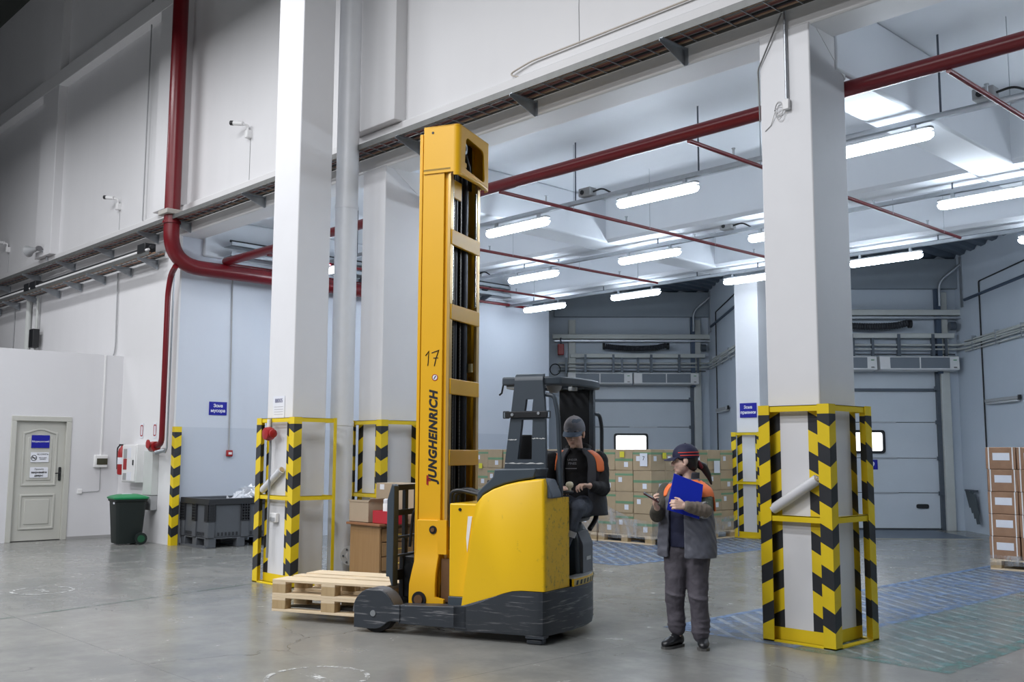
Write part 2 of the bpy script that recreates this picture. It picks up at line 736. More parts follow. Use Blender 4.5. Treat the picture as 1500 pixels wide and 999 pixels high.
for kk in (-1, 0, 1):
    Mk = dock_frame(kk)
    m = MB()
    m.box(-4.38, -3.2, 0, .3, 0, 5.7, Mk)
    m.box(-.40, 0, 0, .3, 0, 5.7, Mk)
    m.box(-3.2, -.40, 0, .3, 3.25, 5.7, Mk)
    struct(m.build('wall_dock_%d' % (kk + 2), DOCKW))
    m = MB()
    m.box(0, .25, -4.38, .3, 0, 5.7, Mk)
    struct(m.build('wall_side_%d' % (kk + 2), DOCKW))
m = MB()
nc = 90
for i in range(nc):
    x0 = -24 + i * .34
    m.prism([(x0, 5.68), (x0 + .06, 5.62), (x0 + .2, 5.62), (x0 + .26, 5.68), (x0 + .34, 5.68), (x0 + .34, 5.72), (x0, 5.72)], 'y', 15.6, 25)
struct(m.build('ceiling_dock', DECK))

for kk in (-1, 0, 1):
    Mk = dock_frame(kk)
    dn = struct(MB().box(-3.2, -.40, .10, .16, 0, .02, Mk).build('door_%d' % (kk + 2), STEELD))
    for i, (z0, z1) in enumerate(((.03, .756), (.756, 1.465), (1.465, 2.2), (2.2, 2.86), (2.86, 3.27))):
        mm = MB()
        if i == 2:
            mm.ring([(-3.16, z0 + .006), (-.44, z0 + .006), (-.44, z1 - .006), (-3.16, z1 - .006)],
                    [(-2.36, 1.60), (-1.58, 1.60), (-1.58, 2.0), (-2.36, 2.0)], 'y', .06, .11, Mk)
        else:
            mm.box(-3.16, -.44, .06, .11, z0 + .006, z1 - .006, Mk)
        p = mm.build('door_panel', DOORP, dn, bev=.008)
        if i in (0, 1, 2, 3):
            MB().box(-2.6 + .6, -1.9 + .6, .052, .06, z1 - .02, z1 + .015, Mk).build('hinge', STEELG, p)
    wf = MB().ring(round_poly([(-2.40, 1.56), (-1.54, 1.56), (-1.54, 2.04), (-2.40, 2.04)], .07),
                   round_poly([(-2.35, 1.61), (-1.59, 1.61), (-1.59, 1.99), (-2.35, 1.99)], .05), 'y', .03, .115, Mk).build('window_frame', BLACKP, dn)
    if kk == -1:
        WINL = emis('daylight_pane', (.93, .96, 1.0), 2.2)
    MB().prism(round_poly([(-2.35, 1.61), (-1.59, 1.61), (-1.59, 1.99), (-2.35, 1.99)], .05), 'y', .07, .09, Mk).build('pane', WINL, wf)
    MB().prism(round_poly([(-.95, .44), (-.70, .44), (-.70, .53), (-.95, .53)], .04), 'y', .035, .062, Mk).build('handle', BLACKP, dn)
    MB().box(-3.16, -.44, .02, .10, 2.84, 2.90, Mk).build('seal', STEELD, dn)
    for x in (-.43, -3.23):
        rl = MB().box(x - .035, x + .05, -.02, .07, 0, 3.3, Mk).build('guide_rail', STEELD, dn)
        for z in (.75, 1.46, 2.2, 2.9):
            MB().box(x - .09, x + .02, -.05, -.02, z - .04, z + .04, Mk).build('roller_bracket', STEELD, rl)
    # posts and header of the dock, painted beige
    for x in (-.30, -3.45):
        struct(MB().box(x - .09, x + .09, -.10, 0, 0, 4.9, Mk).build('trim_%d' % k, BEIGE, bev=.01))
        k += 1
    struct(MB().box(-3.9, .0, -.16, 0, 4.97, 5.6, Mk).build('trim_%d' % k, mat('header_steel', (.26, .30, .34), .5, .2), bev=.01))
    k += 1

# ------------------------------------------------------------------ columns (structure) and their guards
COLM = column_mat('white_column_paint', .245, .30)
c1 = struct(MB().box(-.245, .245, -.30, .30, 0, ZB + .02).build('column', COLM, loc=(-4.43, 7.806, 0), bev=.012))
c3 = struct(MB().box(-.245, .245, -.30, .30, 0, ZB + .02).build('column', COLM, loc=(-10.45, 7.806, 0), bev=.012))
c2 = struct(MB().box(-.29, .29, -.23, .23, 0, 12.4).build('column', column_mat('white_column_paint_tall', .29, .23, farband=False), loc=(-10.58, 6.52, 0), bev=.012))
c4 = struct(MB().box(-.255, .255, -.24, .24, 0, ZT).build('column', column_mat('white_column_paint_dock', .255, .24), loc=(-10.45, 16.34, 0), bev=.012))
c5 = struct(MB().box(-.245, .245, -.30, .30, 0, ZB + .02).build('column', COLM, loc=(1.77, 7.806, 0), bev=.012))
for cx, cy, cw in ((-4.43, 7.806, .245), (-10.45, 7.806, .245)):
    # sloping haunch of the cross beam above the column
    struct(MB().prism([(cy - .30 + .12, ZB), (cy + .31, ZB), (cy + .31, 4.86)], 'x', cx - cw - .004, cx + cw + .004).build('trim_%d' % k, BEAM))
    k += 1


def guard(x0, x1, y0, y1, label, fl=.105, h=1.94, mid=.98, posts=((0, 0), (1, 0), (1, 1), (0, 1)), grp='steel guard frames around the columns', rear=None):
    t = thing('column_guard', label, 'column guard', ((x0 + x1) / 2, (y0 + y1) / 2, 0), 0, grp)
    w, d = (x1 - x0) / 2, (y1 - y0) / 2
    fl0 = fl
    for ix, iy in posts:
        fl = rear if (rear and iy) else fl0
        sx, sy = (1 if ix else -1), (1 if iy else -1)
        m = MB()
        a, th = -sx, .008
        # two flanges of an angle post meeting at the outer corner
        m.box(min(0, a * fl), max(0, a * fl), min(0, -sy * th), max(0, -sy * th), 0, h)
        m.box(min(0, a * th), max(0, a * th), min(-sy * th, -sy * fl), max(-sy * th, -sy * fl), 0, h)
        m.build('post', YEL if (rear and iy) else POSTM, t, loc=(sx * w, sy * d, 0))
    for z in (h - .055, mid):
        for sy in (-1, 1):
            y = sy * (d - .012)
            m = MB()
            m.box(-w + .01, w - .01, min(y, y - sy * .006), max(y, y - sy * .006), z, z + .05)
            m.box(-w + .01, w - .01, min(y, y - sy * .045), max(y, y - sy * .045), z + .044, z + .05)
            m.build('rail', YEL, t)
        for sx in (-1, 1):
            x = sx * (w - .012)
            m = MB()
            m.box(min(x, x - sx * .006), max(x, x - sx * .006), -d + .02, d - .02, z, z + .05)
            m.box(min(x, x - sx * .045), max(x, x - sx * .045), -d + .02, d - .02, z + .044, z + .05)
            m.build('rail', YEL, t)
    m = MB()
    m.ring([(-w, -d), (w, -d), (w, d), (-w, d)], [(-w + .06, -d + .06), (w - .06, -d + .06), (w - .06, d - .06), (-w + .06, d - .06)], 'z', .001, .012)
    m.build('foot_plate', YEL, t)
    return t


guard(-4.715, -4.06, 7.416, 8.135, 'yellow and black steel guard frame around the big column beside the standing woman')
guard(-10.935, -10.09, 6.19, 6.775, 'yellow and black guard frame around the tall column left of the reach truck', rear=.04)
guard(-10.77, -10.075, 7.416, 8.13, 'yellow and black guard frame behind the desk and the white downpipe')
guard(-10.78, -10.12, 16.02, 16.66, 'small yellow guard frame around the column with the blue sign by the dock')

t = thing('corner_guard', 'yellow and black striped corner post between the green bin and the plastic crate', 'corner guard', (-15.93, FY, 0))
m = MB()
m.box(-.11, 0, -.008, 0, 0, 1.95)
m.box(-.008, 0, 0, .11, 0, 1.95)
m.build('post', POSTM, t)

# ------------------------------------------------------------------ office box with its door
OX = -18.21
m = MB()
m.box(-24, OX, -3, 5.70, 0, 3.28)
m.box(-24, OX, 6.62, FY + .02, 0, 3.28)
m.box(-24, OX, 5.70, 6.62, 2.09, 3.28)
struct(m.build('wall_office', OFFICE))
DOORC = mat('door_grey_paint', (.50, .50, .46), .4, 0, .02)
dr = struct(MB().box(OX - .10, OX - .05, 5.745, 6.575, .012, 2.05).build('door_4', DOORC, bev=.004))
fr = MB()
for y0, y1 in ((5.66, 5.745), (6.575, 6.66)):
    fr.box(OX - .10, OX + .02, y0, y1, 0, 2.05)
fr.box(OX - .10, OX + .02, 5.66, 6.66, 2.05, 2.135)
fr.build('door_frame', DOORC, dr, bev=.006)


def mould(y0, y1, z0, z1, arch=0.0):
    n = 10
    top = [(y1 - (y1 - y0) * i / n, z1 + arch * (math.sin(PI * i / n) ** 2)) for i in range(n + 1)]
    outer = [(y0, z0), (y1, z0)] + top
    cy, cz = (y0 + y1) / 2, (z0 + z1) / 2
    w = .035
    inner = [(y0 + w, z0 + w), (y1 - w, z0 + w)] + [(min(max(p[0], y0 + w), y1 - w), p[1] - w) for p in top]
    MB().ring(outer, inner, 'x', OX - .055, OX - .032).build('moulding', DOORC, dr, bev=.008)
    MB().prism([(cy + (p[0] - cy) * .80, cz + (p[1] - cz) * (.86 if arch else .80)) for p in inner], 'x', OX - .052, OX - .038).build('raised_panel', DOORC, dr, bev=.008)


mould(5.87, 6.45, .94, 1.86, .07)
mould(5.87, 6.45, .20, .80)
hd = MB()
hd.prism(round_poly([(6.49, 1.02), (6.535, 1.02), (6.535, 1.26), (6.49, 1.26)], .02), 'x', OX - .05, OX - .036)
hd.build('lock_plate', BLACKP, dr)
MB().tube(fillet([(OX - .04, 6.512, 1.16), (OX + .015, 6.512, 1.16), (OX + .015, 6.42, 1.15)], .015), .010, 8).build('handle', BLACKP, dr, 40)
for z in (.32, 1.72):
    MB().cyl((OX - .035, 5.748, z - .05), (OX - .035, 5.748, z + .05), .008, n=8).build('hinge', STEELG, dr, 40)

s = thing('door_sign', 'blue rectangular sign at the top of the grey office door', 'sign', (OX - .03, 6.16, 1.70))
MB().box(0, .006, -.15, .15, -.11, .11).build('sign_plate', BLUES, s)
text('lettering', 'Медицинский', .043, LETTER, s, frame((.008, 0, 0), *FACE_X))
s = thing('door_notice', 'white no smoking notice in the middle of the office door', 'sign', (OX - .03, 6.16, 1.43))
MB().box(0, .003, -.15, .15, -.085, .085).build('sheet', PAPER, s)
ic = MB()
ic.ring([(-.095 + .05 * math.cos(a * PI / 10), -.012 + .05 * math.sin(a * PI / 10)) for a in range(20)],
        [(-.095 + .04 * math.cos(a * PI / 10), -.012 + .04 * math.sin(a * PI / 10)) for a in range(20)], 'x', .003, .005)
ic.box(.003, .005, -.13, -.06, -.018, -.006)
ic.prism([(-.132, .018), (-.125, .026), (-.058, -.042), (-.065, -.05)], 'x', .0035, .0055)
ic.build('no_smoking_mark', INK, s)
text('lettering', 'НЕ КУРИТЬ', .034, INK, s, frame((.005, .045, .05), *FACE_X))
text('lettering', 'место для\nкурения', .026, INK, s, frame((.005, .05, -.02), *FACE_X))
s = thing('door_notice', 'white paper notice asking to close the door, above the handle', 'sign', (OX - .03, 6.16, 1.17))
MB().prism(round_poly([(-.15, -.09), (.15, -.09), (.15, .09), (-.15, .09)], .02), 'x', 0, .003).build('sheet', PAPER, s)
text('lettering', 'Просьба', .036, INK, s, frame((.005, 0, .055), *FACE_X))
text('lettering', 'закрывайте', .046, INK, s, frame((.005, 0, .0), *FACE_X), offset=.0015)
text('lettering', 'дверь!', .046, INK, s, frame((.005, 0, -.055), *FACE_X), offset=.0015)

struct(MB().box(OX, OX + .012, 6.66, FY, 0, .05).build('baseboard_office', mat('grey_skirting', (.33, .33, .33), .5)))

# ------------------------------------------------------------------ floor markings
BLUEF = worn_paint('worn_blue_floor_paint', (.115, .20, .37), .34, .72, 3.0, (R(52), .17, (.36, .42, .49), .30, .75))
GREENF = worn_paint('worn_green_floor_paint', (.13, .25, .25), .38, .74, 3.0, (R(58), .17, (.36, .43, .42), .28, .7))
BLUEL = worn_paint('worn_blue_line_paint', (.13, .23, .42), .30, .64, 6.0)
GREENL = worn_paint('worn_green_line_paint', (.10, .24, .22), .36, .70, 6.0)
WHITEL = worn_paint('worn_white_line_paint', (.60, .61, .60), .46, .60, 9.0)


def marking(name, poly, m, z, label):
    o = MB().add([(x, y, z) for x, y in poly], [tuple(range(len(poly)))]).build(name, m)
    return tag(o, label, 'floor marking')


def rect(x0, x1, y0, y1):
    return [(x0, y0), (x1, y0), (x1, y1), (x0, y1)]


marking('floor_marking', rect(-5.60, -4.42, 7.36, 15.5), BLUEF, .002, 'worn blue hatched floor zone around the foot of the big column')
marking('floor_marking', rect(-4.34, -3.22, 7.36, 15.5), GREENF, .002, 'worn green hatched floor zone at the bottom right corner')
marking('floor_marking', rect(-15.9, -9.12, 10.85, 16.0), BLUEF, .002, 'worn blue floor zone under the wall of cartons')
m = MB()
for x0, x1, y0, y1 in ((-5.66, -5.58, 7.28, 15.5), (-5.66, -4.34, 7.28, 7.36), (-4.42, -4.34, 7.36, 15.5)):
    m.add([(x0, y0, .003), (x1, y0, .003), (x1, y1, .003), (x0, y1, .003)], [(0, 1, 2, 3)])
tag(m.build('floor_line', BLUEL), 'worn blue border line of the hatched zone near the big column', 'floor marking')
m = MB()
for x0, x1, y0, y1 in ((-3.24, -3.10, 7.24, 15.5), (-4.34, -3.24, 7.24, 7.34)):
    m.add([(x0, y0, .003), (x1, y0, .003), (x1, y1, .003), (x0, y1, .003)], [(0, 1, 2, 3)])
tag(m.build('floor_line', GREENL), 'worn green border line at the bottom right corner of the floor', 'floor marking')
m = MB()
m.add([(-9.16, 10.8, .003), (-9.06, 10.8, .003), (-9.06, 16, .003), (-9.16, 16, .003)], [(0, 1, 2, 3)])
m.add([(-16, 10.77, .003), (-9.16, 10.77, .003), (-9.16, 10.87, .003), (-16, 10.87, .003)], [(0, 1, 2, 3)])
tag(m.build('floor_line', BLUEL), 'blue border line in front of the wall of cartons', 'floor marking')
m = MB()
m.add([(-10.78, 6.12, .003), (-10.72, 6.1, .003), (-9.98, 3.0, .003), (-10.03, 3.0, .003)], [(0, 1, 2, 3)])
tag(m.build('floor_line', worn_paint('faint_green_grey_line', (.10, .16, .14), .40, .75, 4.0)), 'faint green line on the floor running to the tall column', 'floor marking')


def circle_mark(x, y, r, label, w=.035):
    m = MB()
    m.ring([(x + r * math.cos(a * PI / 24), y + r * math.sin(a * PI / 24)) for a in range(48)],
           [(x + (r - w) * math.cos(a * PI / 24), y + (r - w) * math.sin(a * PI / 24)) for a in range(48)], 'z', .002, .003)
    m.add([(x - r * .5, y - .03, .003), (x + r * .4, y - .05, .003), (x + r * .45, y + .02, .003), (x - r * .45, y + .05, .003)], [(0, 1, 2, 3)])
    return tag(m.build('floor_circle', WHITEL), label, 'floor marking')


circle_mark(-11.75, 4.08, .33, 'worn white painted circle on the floor in front of the office')
circle_mark(-6.02, 3.93, .36, 'worn white painted circle at the front edge of the floor')

# dock levellers: dark plates in the floor before each door
for kk, lb in ((0, 'dark steel dock plate in the floor before the right loading door'), (1, 'dark steel dock plate in the floor before the left loading door')):
    Mk = dock_frame(kk)
    o = thing('dock_plate', lb, 'dock plate', (0, 0, 0))
    MB().box(-2.95, -.65, -2.1, -.06, .001, .008, Mk).build('plate', mat('dark_dock_steel', (.10, .13, .17), .42, .5, .15, 5), o)
    MB().box(-3.0, -.60, -2.18, -2.1, .001, .010, Mk).build('edge_strip', mat('yellowed_edge', (.34, .33, .28), .5), o)

# ================================================================== SERVICES
CABLES = [mat('brown_cable', (.27, .125, .075), .5), mat('black_cable', (.015, .015, .018), .5), mat('grey_cable', (.20, .20, .20), .5),
          mat('tan_cable', (.36, .24, .16), .5), mat('dark_red_cable', (.14, .04, .035), .5)]


def wobble(x0, x1, y, z, n, amp, seed):
    rnd = random.Random(seed)
    return [(x0 + (x1 - x0) * i / n, y + rnd.uniform(-amp, amp), z + rnd.uniform(-amp, amp) * .6) for i in range(n + 1)]


def tray(label, x0, x1, yw, z, wd, brackets, ncab, tone=STEELG, down=.17):
    t = thing('cable_tray', label, 'cable tray', (0, 0, 0))
    for y in (yw - wd, yw - .06):
        MB().box(x0, x1, y - .004, y + .004, z, z + .07).build('side_rail', STEELR, t)
    m = MB()
    n = int((x1 - x0) / .22)
    for i in range(n):
        x = x0 + .1 + i * .22
        m.box(x - .004, x + .004, yw - wd, yw - .06, z, z + .010)
    m.build('rungs', tone, t)['kind'] = 'stuff'
    for i in range(ncab):
        y = yw - wd + .025 + (wd - .11) * i / max(ncab - 1, 1)
        MB().tube(wobble(x0, x1, y, z + .028 + .008 * (i % 2), 26, .007, i), .013, 6).build('cable', CABLES[(i * 3 + i // 2) % 5], t, 60)
    for x in brackets:
        m = MB()
        m.prism([(yw, z - .005), (yw - wd - .03, z - .005), (yw - wd - .03, z - .03), (yw, z - down)], 'x', x - .022, x - .016)
        m.box(x - .022, x + .022, yw - wd - .03, yw, z - .011, z - .004)
        m.box(x - .022, x + .022, yw - .006, yw, z - down, z)
        m.build('bracket', STEELG, t)
    return t


tray('long cable tray full of brown cables along the beam above the openings', -34, 6, FY, 5.36, .36,
     (-24.8, -22.8, -20.8, -18.86, -16.91, -15.67, -13.24, -11.6, -9.49, -7.48, -5.47, -3.5, -1.5, .5), 9)
tray('grey perforated cable tray on the left wall below the long one', -34, -16.5, FY, 4.90, .34,
     (-25.4, -24.1, -22.9, -21.6, -20.4, -19.2, -18.0, -16.9), 4)
t = thing('conduit_pair', 'black and white conduits along the left wall above the lower cable tray', 'conduit', (0, 0, 0))
MB().tube([(-34, FY - .26, 5.05), (-16.55, FY - .26, 5.05)], .035, 8).build('black_conduit', mat('black_conduit', (.03, .032, .035), .5), t, 60)
MB().tube([(-34, FY - .33, 4.99), (-16.55, FY - .33, 4.99)], .025, 8).build('white_conduit', WHITEP, t, 60)
for x in (-22.6, -22.2, -16.8):
    MB().box(x - .16, x + .16, FY - .36, FY - .16, 4.96, 5.12).build('coupler', BLACKP, t, bev=.01)

# trays running into the bay along the end wall
t = thing('cable_tray', 'double cable tray running along the end wall of the bay', 'cable tray', (0, 0, 0))
for z in (5.10, 4.92):
    MB().box(-16.0, -15.72, 8.3, 16.4, z, z + .008).build('tray_floor', STEELG, t)
    MB().box(-15.728, -15.72, 8.3, 16.4, z, z + .07).build('side_rail', STEELG, t)
    for y in (9.6, 11.2, 12.8, 14.4, 16.0):
        MB().prism([(-16.05, z), (-15.71, z), (-15.71, z - .02), (-16.05, z - .14)], 'y', y, y + .03).build('bracket', STEELD, t)
MB().tube([(-15.78, 8.3, 5.19), (-15.78, 16.4, 5.19)], .022, 7).build('cable', CABLES[1], t, 60)

# thin conduits
t = tag(MB().tube(fillet([(-7.72, FY + .03, 5.70), (-7.95, FY + .02, 5.80), (-7.60, FY + .03, 5.86), (-3.0, FY + .04, 5.86)], .1), .010, 7).build(
    'conduit', mat('beige_conduit', (.50, .46, .40), .5), None, 60), 'beige conduit with a hooked end above the long cable tray', 'conduit')

# ------------------------------------------------------------------ fire pipes
RX, RY = -15.72, 7.20
t = thing('fire_main', 'thick red fire pipe coming down the wall and turning into the bay', 'pipe', (0, 0, 0))
MB().tube(fillet([(RX, RY, 12.4), (RX, RY, 4.62), (RX, 11.7, 4.62)], .55, 10), .128, 20).build('pipe', REDP, t, 50)
MB().cyl((RX, RY, 5.30), (RX, RY, 5.34), .15, n=20).build('flange', REDP, t, 40)
MB().box(RX - .17, RX + .17, RY - .17, FY, 5.44, 5.52).build('collar', mat('dusty_grey', (.40, .38, .35), .6), t, bev=.01)
tag(MB().tube([(RX + .02, 8.19, 4.79), (5, 8.19, 4.81)], .072, 14).build('fire_pipe', REDP, None, 50), 'long red fire pipe running behind the columns under the bay ceiling', 'pipe')
t2 = thing('fire_riser', 'thin red fire riser down to the valve above the green bin', 'pipe', (0, 0, 0))
MB().tube(fillet([(RX, RY + .10, 4.60), (-16.02, 7.36, 4.50), (-16.10, 7.36, 4.2), (-16.10, 7.36, 1.66), (-16.38, 7.36, 1.62)], .12), .048, 12).build('pipe', REDP, t2, 50)
v = MB().tube([(-16.30, 7.36, 1.62), (-16.46, 7.36, 1.62)], [.085, .085], 12).build('valve', REDB, t2, 40)
MB().lathe([(.02, 0), (.075, .01), (.075, .025), (.02, .03)], 14, Matrix.Translation((-16.38, 7.27, 1.66)) @ Matrix.Rotation(PI / 2, 4, 'X')).build('hand_wheel', REDB, v, 30)
MB().cyl((-16.50, 7.36, 1.58), (-16.46, 7.36, 1.60), .06, n=12).build('cap', STEELG, t2, 40)
MB().cyl((-16.18, 7.30, 1.52), (-16.05, 7.40, 1.56), .035, n=10).build('drain', STEELG, t2, 40)
tag(MB().tube([(-15.985, 7.40, 5.2), (-15.985, 7.40, 1.6), (-16.05, 7.40, 1.52)], .016, 7).build('conduit', STEELG, None, 60),
    'thin grey conduit beside the thin red fire riser', 'conduit')


def branch(x, y1, label, z=4.72, r=.024, drops=(9.0, 10.6, 12.2, 13.8)):
    t = thing('sprinkler_pipe', label, 'pipe', (0, 0, 0), 0, 'thin red sprinkler pipes under the bay ceiling')
    MB().tube([(x, 8.19, z), (x, y1, z + .02)], r, 9).build('pipe', REDP, t, 50)
    for y in drops:
        h = MB()
        h.cyl((x, y, z), (x, y, z + .09), .012, n=8)
        h.cyl((x, y, z + .09), (x, y, z + .10), .022, n=8)
        h.build('sprinkler_head', STEELG, t, 40)
        MB().cyl((x + .02, y + .5, z), (x + .02, y + .5, ZS), .004, n=6).build('hanger_rod', STEELG, t)
    return t


branch(-8.78, 14.9, 'thin red sprinkler branch starting right beside the mast head')
branch(-5.95, 14.9, 'thin red sprinkler branch just left of the big column')
branch(-3.30, 14.9, 'thin red sprinkler branch in the upper right corner')
branch(-11.6, 14.9, 'thin red sprinkler branch emerging behind the mast')
branch(-14.3, 14.9, 'thin red sprinkler branch behind the tall column')
tag(MB().tube([(-15.95, 8.3, 4.80), (-15.95, 15.8, 4.80)], .03, 9).build('sprinkler_pipe', REDP, None, 50), 'thin red pipe along the bay end wall below the cable trays', 'pipe')

# ------------------------------------------------------------------ tube lamps on rails
TUBE = emis('lamp_diffuser', (.80, .89, 1.0), 37.0)
LZ = 4.66


def lamp_row(y, x0, x1, lamps, rods, label, boxes=(), zt=ZS):
    t = thing('lamp_rail', label, 'lamp rail', (0, 0, 0))
    MB().box(x0, x1, y - .03, y + .03, LZ + .10, LZ + .15).build('rail', STEELG, t)
    for x, zz in rods:
        r = MB()
        r.box(x - .010, x + .010, y - .003, y + .003, LZ + .12, zz)
        r.build('hanger', STEELD, t)
    for x in boxes:
        b = MB().box(x - .10, x + .10, y - .07, y + .07, LZ + .17, LZ + .28).build('junction_box', GREYP, t, bev=.012)
        MB().cyl((x - .03, y - .08, LZ + .22), (x - .03, y - .065, LZ + .22), .03, n=10).build('gland', BLACKP, b, 40)
        MB().tube(fillet([(x + .10, y, LZ + .22), (x + .25, y, LZ + .24), (x + .4, y, LZ + .15)], .1), .012, 6).build('cable', CABLES[1], t, 60)
    return t


LAMP0 = None


def lamp(x, y, label):
    global LAMP0
    if LAMP0 is None:
        t = thing('tube_lamp', label, 'lamp', (x, y, LZ), 0, 'lit tube lamps under the bay ceiling')
        L, w = .61, .062
        prof = []
        rings = []
        for s_, k in ((-L, .25), (-L + .012, .62), (-L + .04, .9), (-L + .08, 1), (L - .08, 1), (L - .04, .9), (L - .012, .62), (L, .25)):
            rings.append([(s_, w * k * math.cos(a), -.022 - .062 * k * math.sin(a)) for a in [R(-9) + R(198) * j / 11 for j in range(12)]])
        MB().loft(rings).build('diffuser', TUBE, t, 50)
        MB().prism(round_poly([(-L, -.048), (L, -.048), (L, .048), (-L, .048)], .04), 'z', .018, .045).build('housing', GREYP, t, bev=.006)
        for xx in (-.42, .42):
            MB().box(xx - .02, xx + .02, -.02, .02, .045, .10).build('clamp', STEELG, t)
        LAMP0 = t
        return t
    return dup(LAMP0, (x, y, LZ), 0, label)


YA, YB, YC = 9.45, 12.36, 15.2
lamp_row(YA, -16.5, 5, (), [(x, ZS) for x in (-15.2, -13.6, -11.9, -8.68, -6.73, -3.9, -1.6)], 'first grey lamp rail in front, hung under the bay ceiling', (-8.47, -3.48))
lamp_row(YB, -16.5, 5, (), [(-15.2, ZT), (-12.6, ZT), (-9.6, ZT), (-7.6, ZT), (-5.0, ZT), (-2.0, ZT)], 'second grey lamp rail under the middle ceiling beam', (-8.3, -13.9), ZT)
lamp_row(YC, -16.4, 3, (), [(-15.2, ZT), (-13.2, ZT), (-10.9, ZT), (-9.6, ZT), (-6.4, ZT), (-3.0, ZT)], 'third grey lamp rail under the last ceiling beam', (), ZT)
for i, (x0, lb) in enumerate(((-14.51 - .6, 'lit tube lamp in the first row, just right of the tall column'),
                              (-12.85, 'lit tube lamp in the first row, hidden by the left edge of the mast'),
                              (-10.4, 'lit tube lamp in the first row, right beside the yellow mast'),
                              (-7.97, 'lit tube lamp in the first row, large one left of the big column'),
                              (-5.21, 'lit tube lamp in the first row, right beside the big column'),
                              (-2.6, 'lit tube lamp in the first row beyond the top right corner'),
                              (-.1, 'lit tube lamp in the first row, second beyond the right edge'),
                              (2.4, 'lit tube lamp in the first row, third beyond the right edge'))):
    lamp(x0 + .62, YA, lb)
for x0, lb in ((-15.5, 'lit tube lamp in the second row behind the tall column'), (-13.0, 'lit tube lamp in the second row, first right of the mast'),
               (-10.4, 'lit tube lamp in the second row, in the middle of the left opening'), (-7.95, 'lit tube lamp in the second row, cut by the big column'),
               (-5.2, 'lit tube lamp in the second row at the right edge'), (-2.6, 'lit tube lamp in the second row beyond the right edge'),
               (-.1, 'lit tube lamp in the second row, second beyond the right edge'), (2.4, 'lit tube lamp in the second row, third beyond the right edge')):
    lamp(x0 + .62, YB, lb)
for x0, lb in ((-15.5, 'lit tube lamp in the third row in front of the white end wall'), (-13.0, 'lit tube lamp in the third row above the left loading door'),
               (-10.32, 'lit tube lamp in the third row above the dock column'), (-7.88, 'lit tube lamp in the third row above the right loading door'),
               (-5.25, 'lit tube lamp in the third row at the far right edge'), (-2.8, 'lit tube lamp in the third row beyond the right edge')):
    lamp(x0 + .62, YC, lb)

# ------------------------------------------------------------------ cameras, horn, boxes on walls
CAM0 = None


def seccam(x, z, label, y=FY + .08):
    global CAM0
    if CAM0 is not None:
        return dup(CAM0, (x, y, z), 0, label)
    t = CAM0 = thing('security_camera', label, 'camera', (x, y, z), 0, 'security cameras on the upper wall')
    MB().cyl((-.05, -.22, .07), (.10, -.14, .045), .036, n=14).build('housing', WHITEP, t, 40)
    MB().cyl((-.05, -.22, .07), (-.10, -.245, .078), .038, n=14).build('lens_hood', BLACKP, t, 40)
    MB().tube(fillet([(.08, -.14, .04), (.13, -.07, .03), (.13, -.07, -.06)], .04), .018, 8).build('arm', WHITEP, t, 40)
    MB().box(.08, .17, -.10, 0, -.18, -.05).build('junction_box', WHITEP, t, bev=.015)
    MB().cyl((.13, -.02, -.18), (.13, -.02, -.85), .005, n=6).build('cable', GREYP, t)
    return t


seccam(-14.0, 6.60, 'white security camera on the wall between the red pipe and the tall column')
seccam(-18.95, 6.32, 'white security camera on the wall left of the red pipe')
seccam(-25.4, 6.42, 'white security camera on the wall at the left edge of the photo')
t = thing('horn_speaker', 'grey horn loudspeaker on the left wall above the cable trays', 'loudspeaker', (-22.5, FY - .02, 5.88))
t.scale = (.8, .8, .8)
MB().lathe([(.05, 0), (.06, .12), (.10, .28), (.15, .40), (.16, .41), (.12, .40), (.05, .25), (.02, .2)], 18,
           Matrix.Translation((.0, -.22, .02)) @ Matrix.Rotation(R(-96), 4, 'Y') @ Matrix.Rotation(R(18), 4, 'X')).build('horn', GREYP, t, 50)
MB().cyl((.02, -.22, .02), (.14, -.22, 0), .07, n=14).build('driver', mat('driver_grey', (.16, .16, .17), .5), t, 40)
MB().tube([(.10, -.20, 0), (.12, -.05, -.12), (.12, 0, -.3)], .02, 7).build('bracket', STEELG, t, 50)

t = thing('junction_box', 'small white junction box with looped wires high on the big column', 'junction box', (-4.40, 7.50, 4.52))
MB().box(-.030, .030, -.04, 0, -.035, .055).build('case', WHITEP, t, bev=.006)
lp = []
for i in range(40):
    a = i * .45
    lp.append((-.075 + .042 * math.cos(a), -.02 + .008 * math.sin(a * .7), -.02 + .085 * math.sin(a) * (.6 + .4 * math.sin(a * .31))))
MB().tube(lp, .0035, 5).build('wire_loop', mat('light_grey_wire', (.5, .5, .5), .5), t, 60)
MB().tube([(-.11, -.02, -.02), (-.17, 0, -.13), (-.23, 0, -.17)], .0035, 5).build('wire', mat('light_grey_wire', (.5, .5, .5)), t, 60)
MB().tube([(.0, -.016, .05), (.0, -.016, .92)], .014, 8).build('conduit', STEELG, t, 50)
MB().tube([(.0, -.016, .92), (-.04, -.10, 1.10)], .014, 8).build('conduit_bend', STEELG, t, 50)
tag(MB().tube(fillet([(-4.42, 7.47, 5.36), (-4.682, 7.492, 4.92), (-4.684, 7.50, 4.85), (-4.684, 7.51, 4.45)], .03), .007, 6).build('cable', CABLES[2], None, 60),
    'loose grey cable hanging over the left edge of the big column', 'cable')

def wire(x, y, z0, z1, label, r=.012, colr=None):
    return tag(MB().tube([(x, y, z1), (x + .008, y, (z0 * .4 + z1 * .6)), (x - .006, y, (z0 * .75 + z1 * .25)), (x, y, z0)], r, 6).build('conduit', colr or GREYP, None, 60), label, 'conduit')


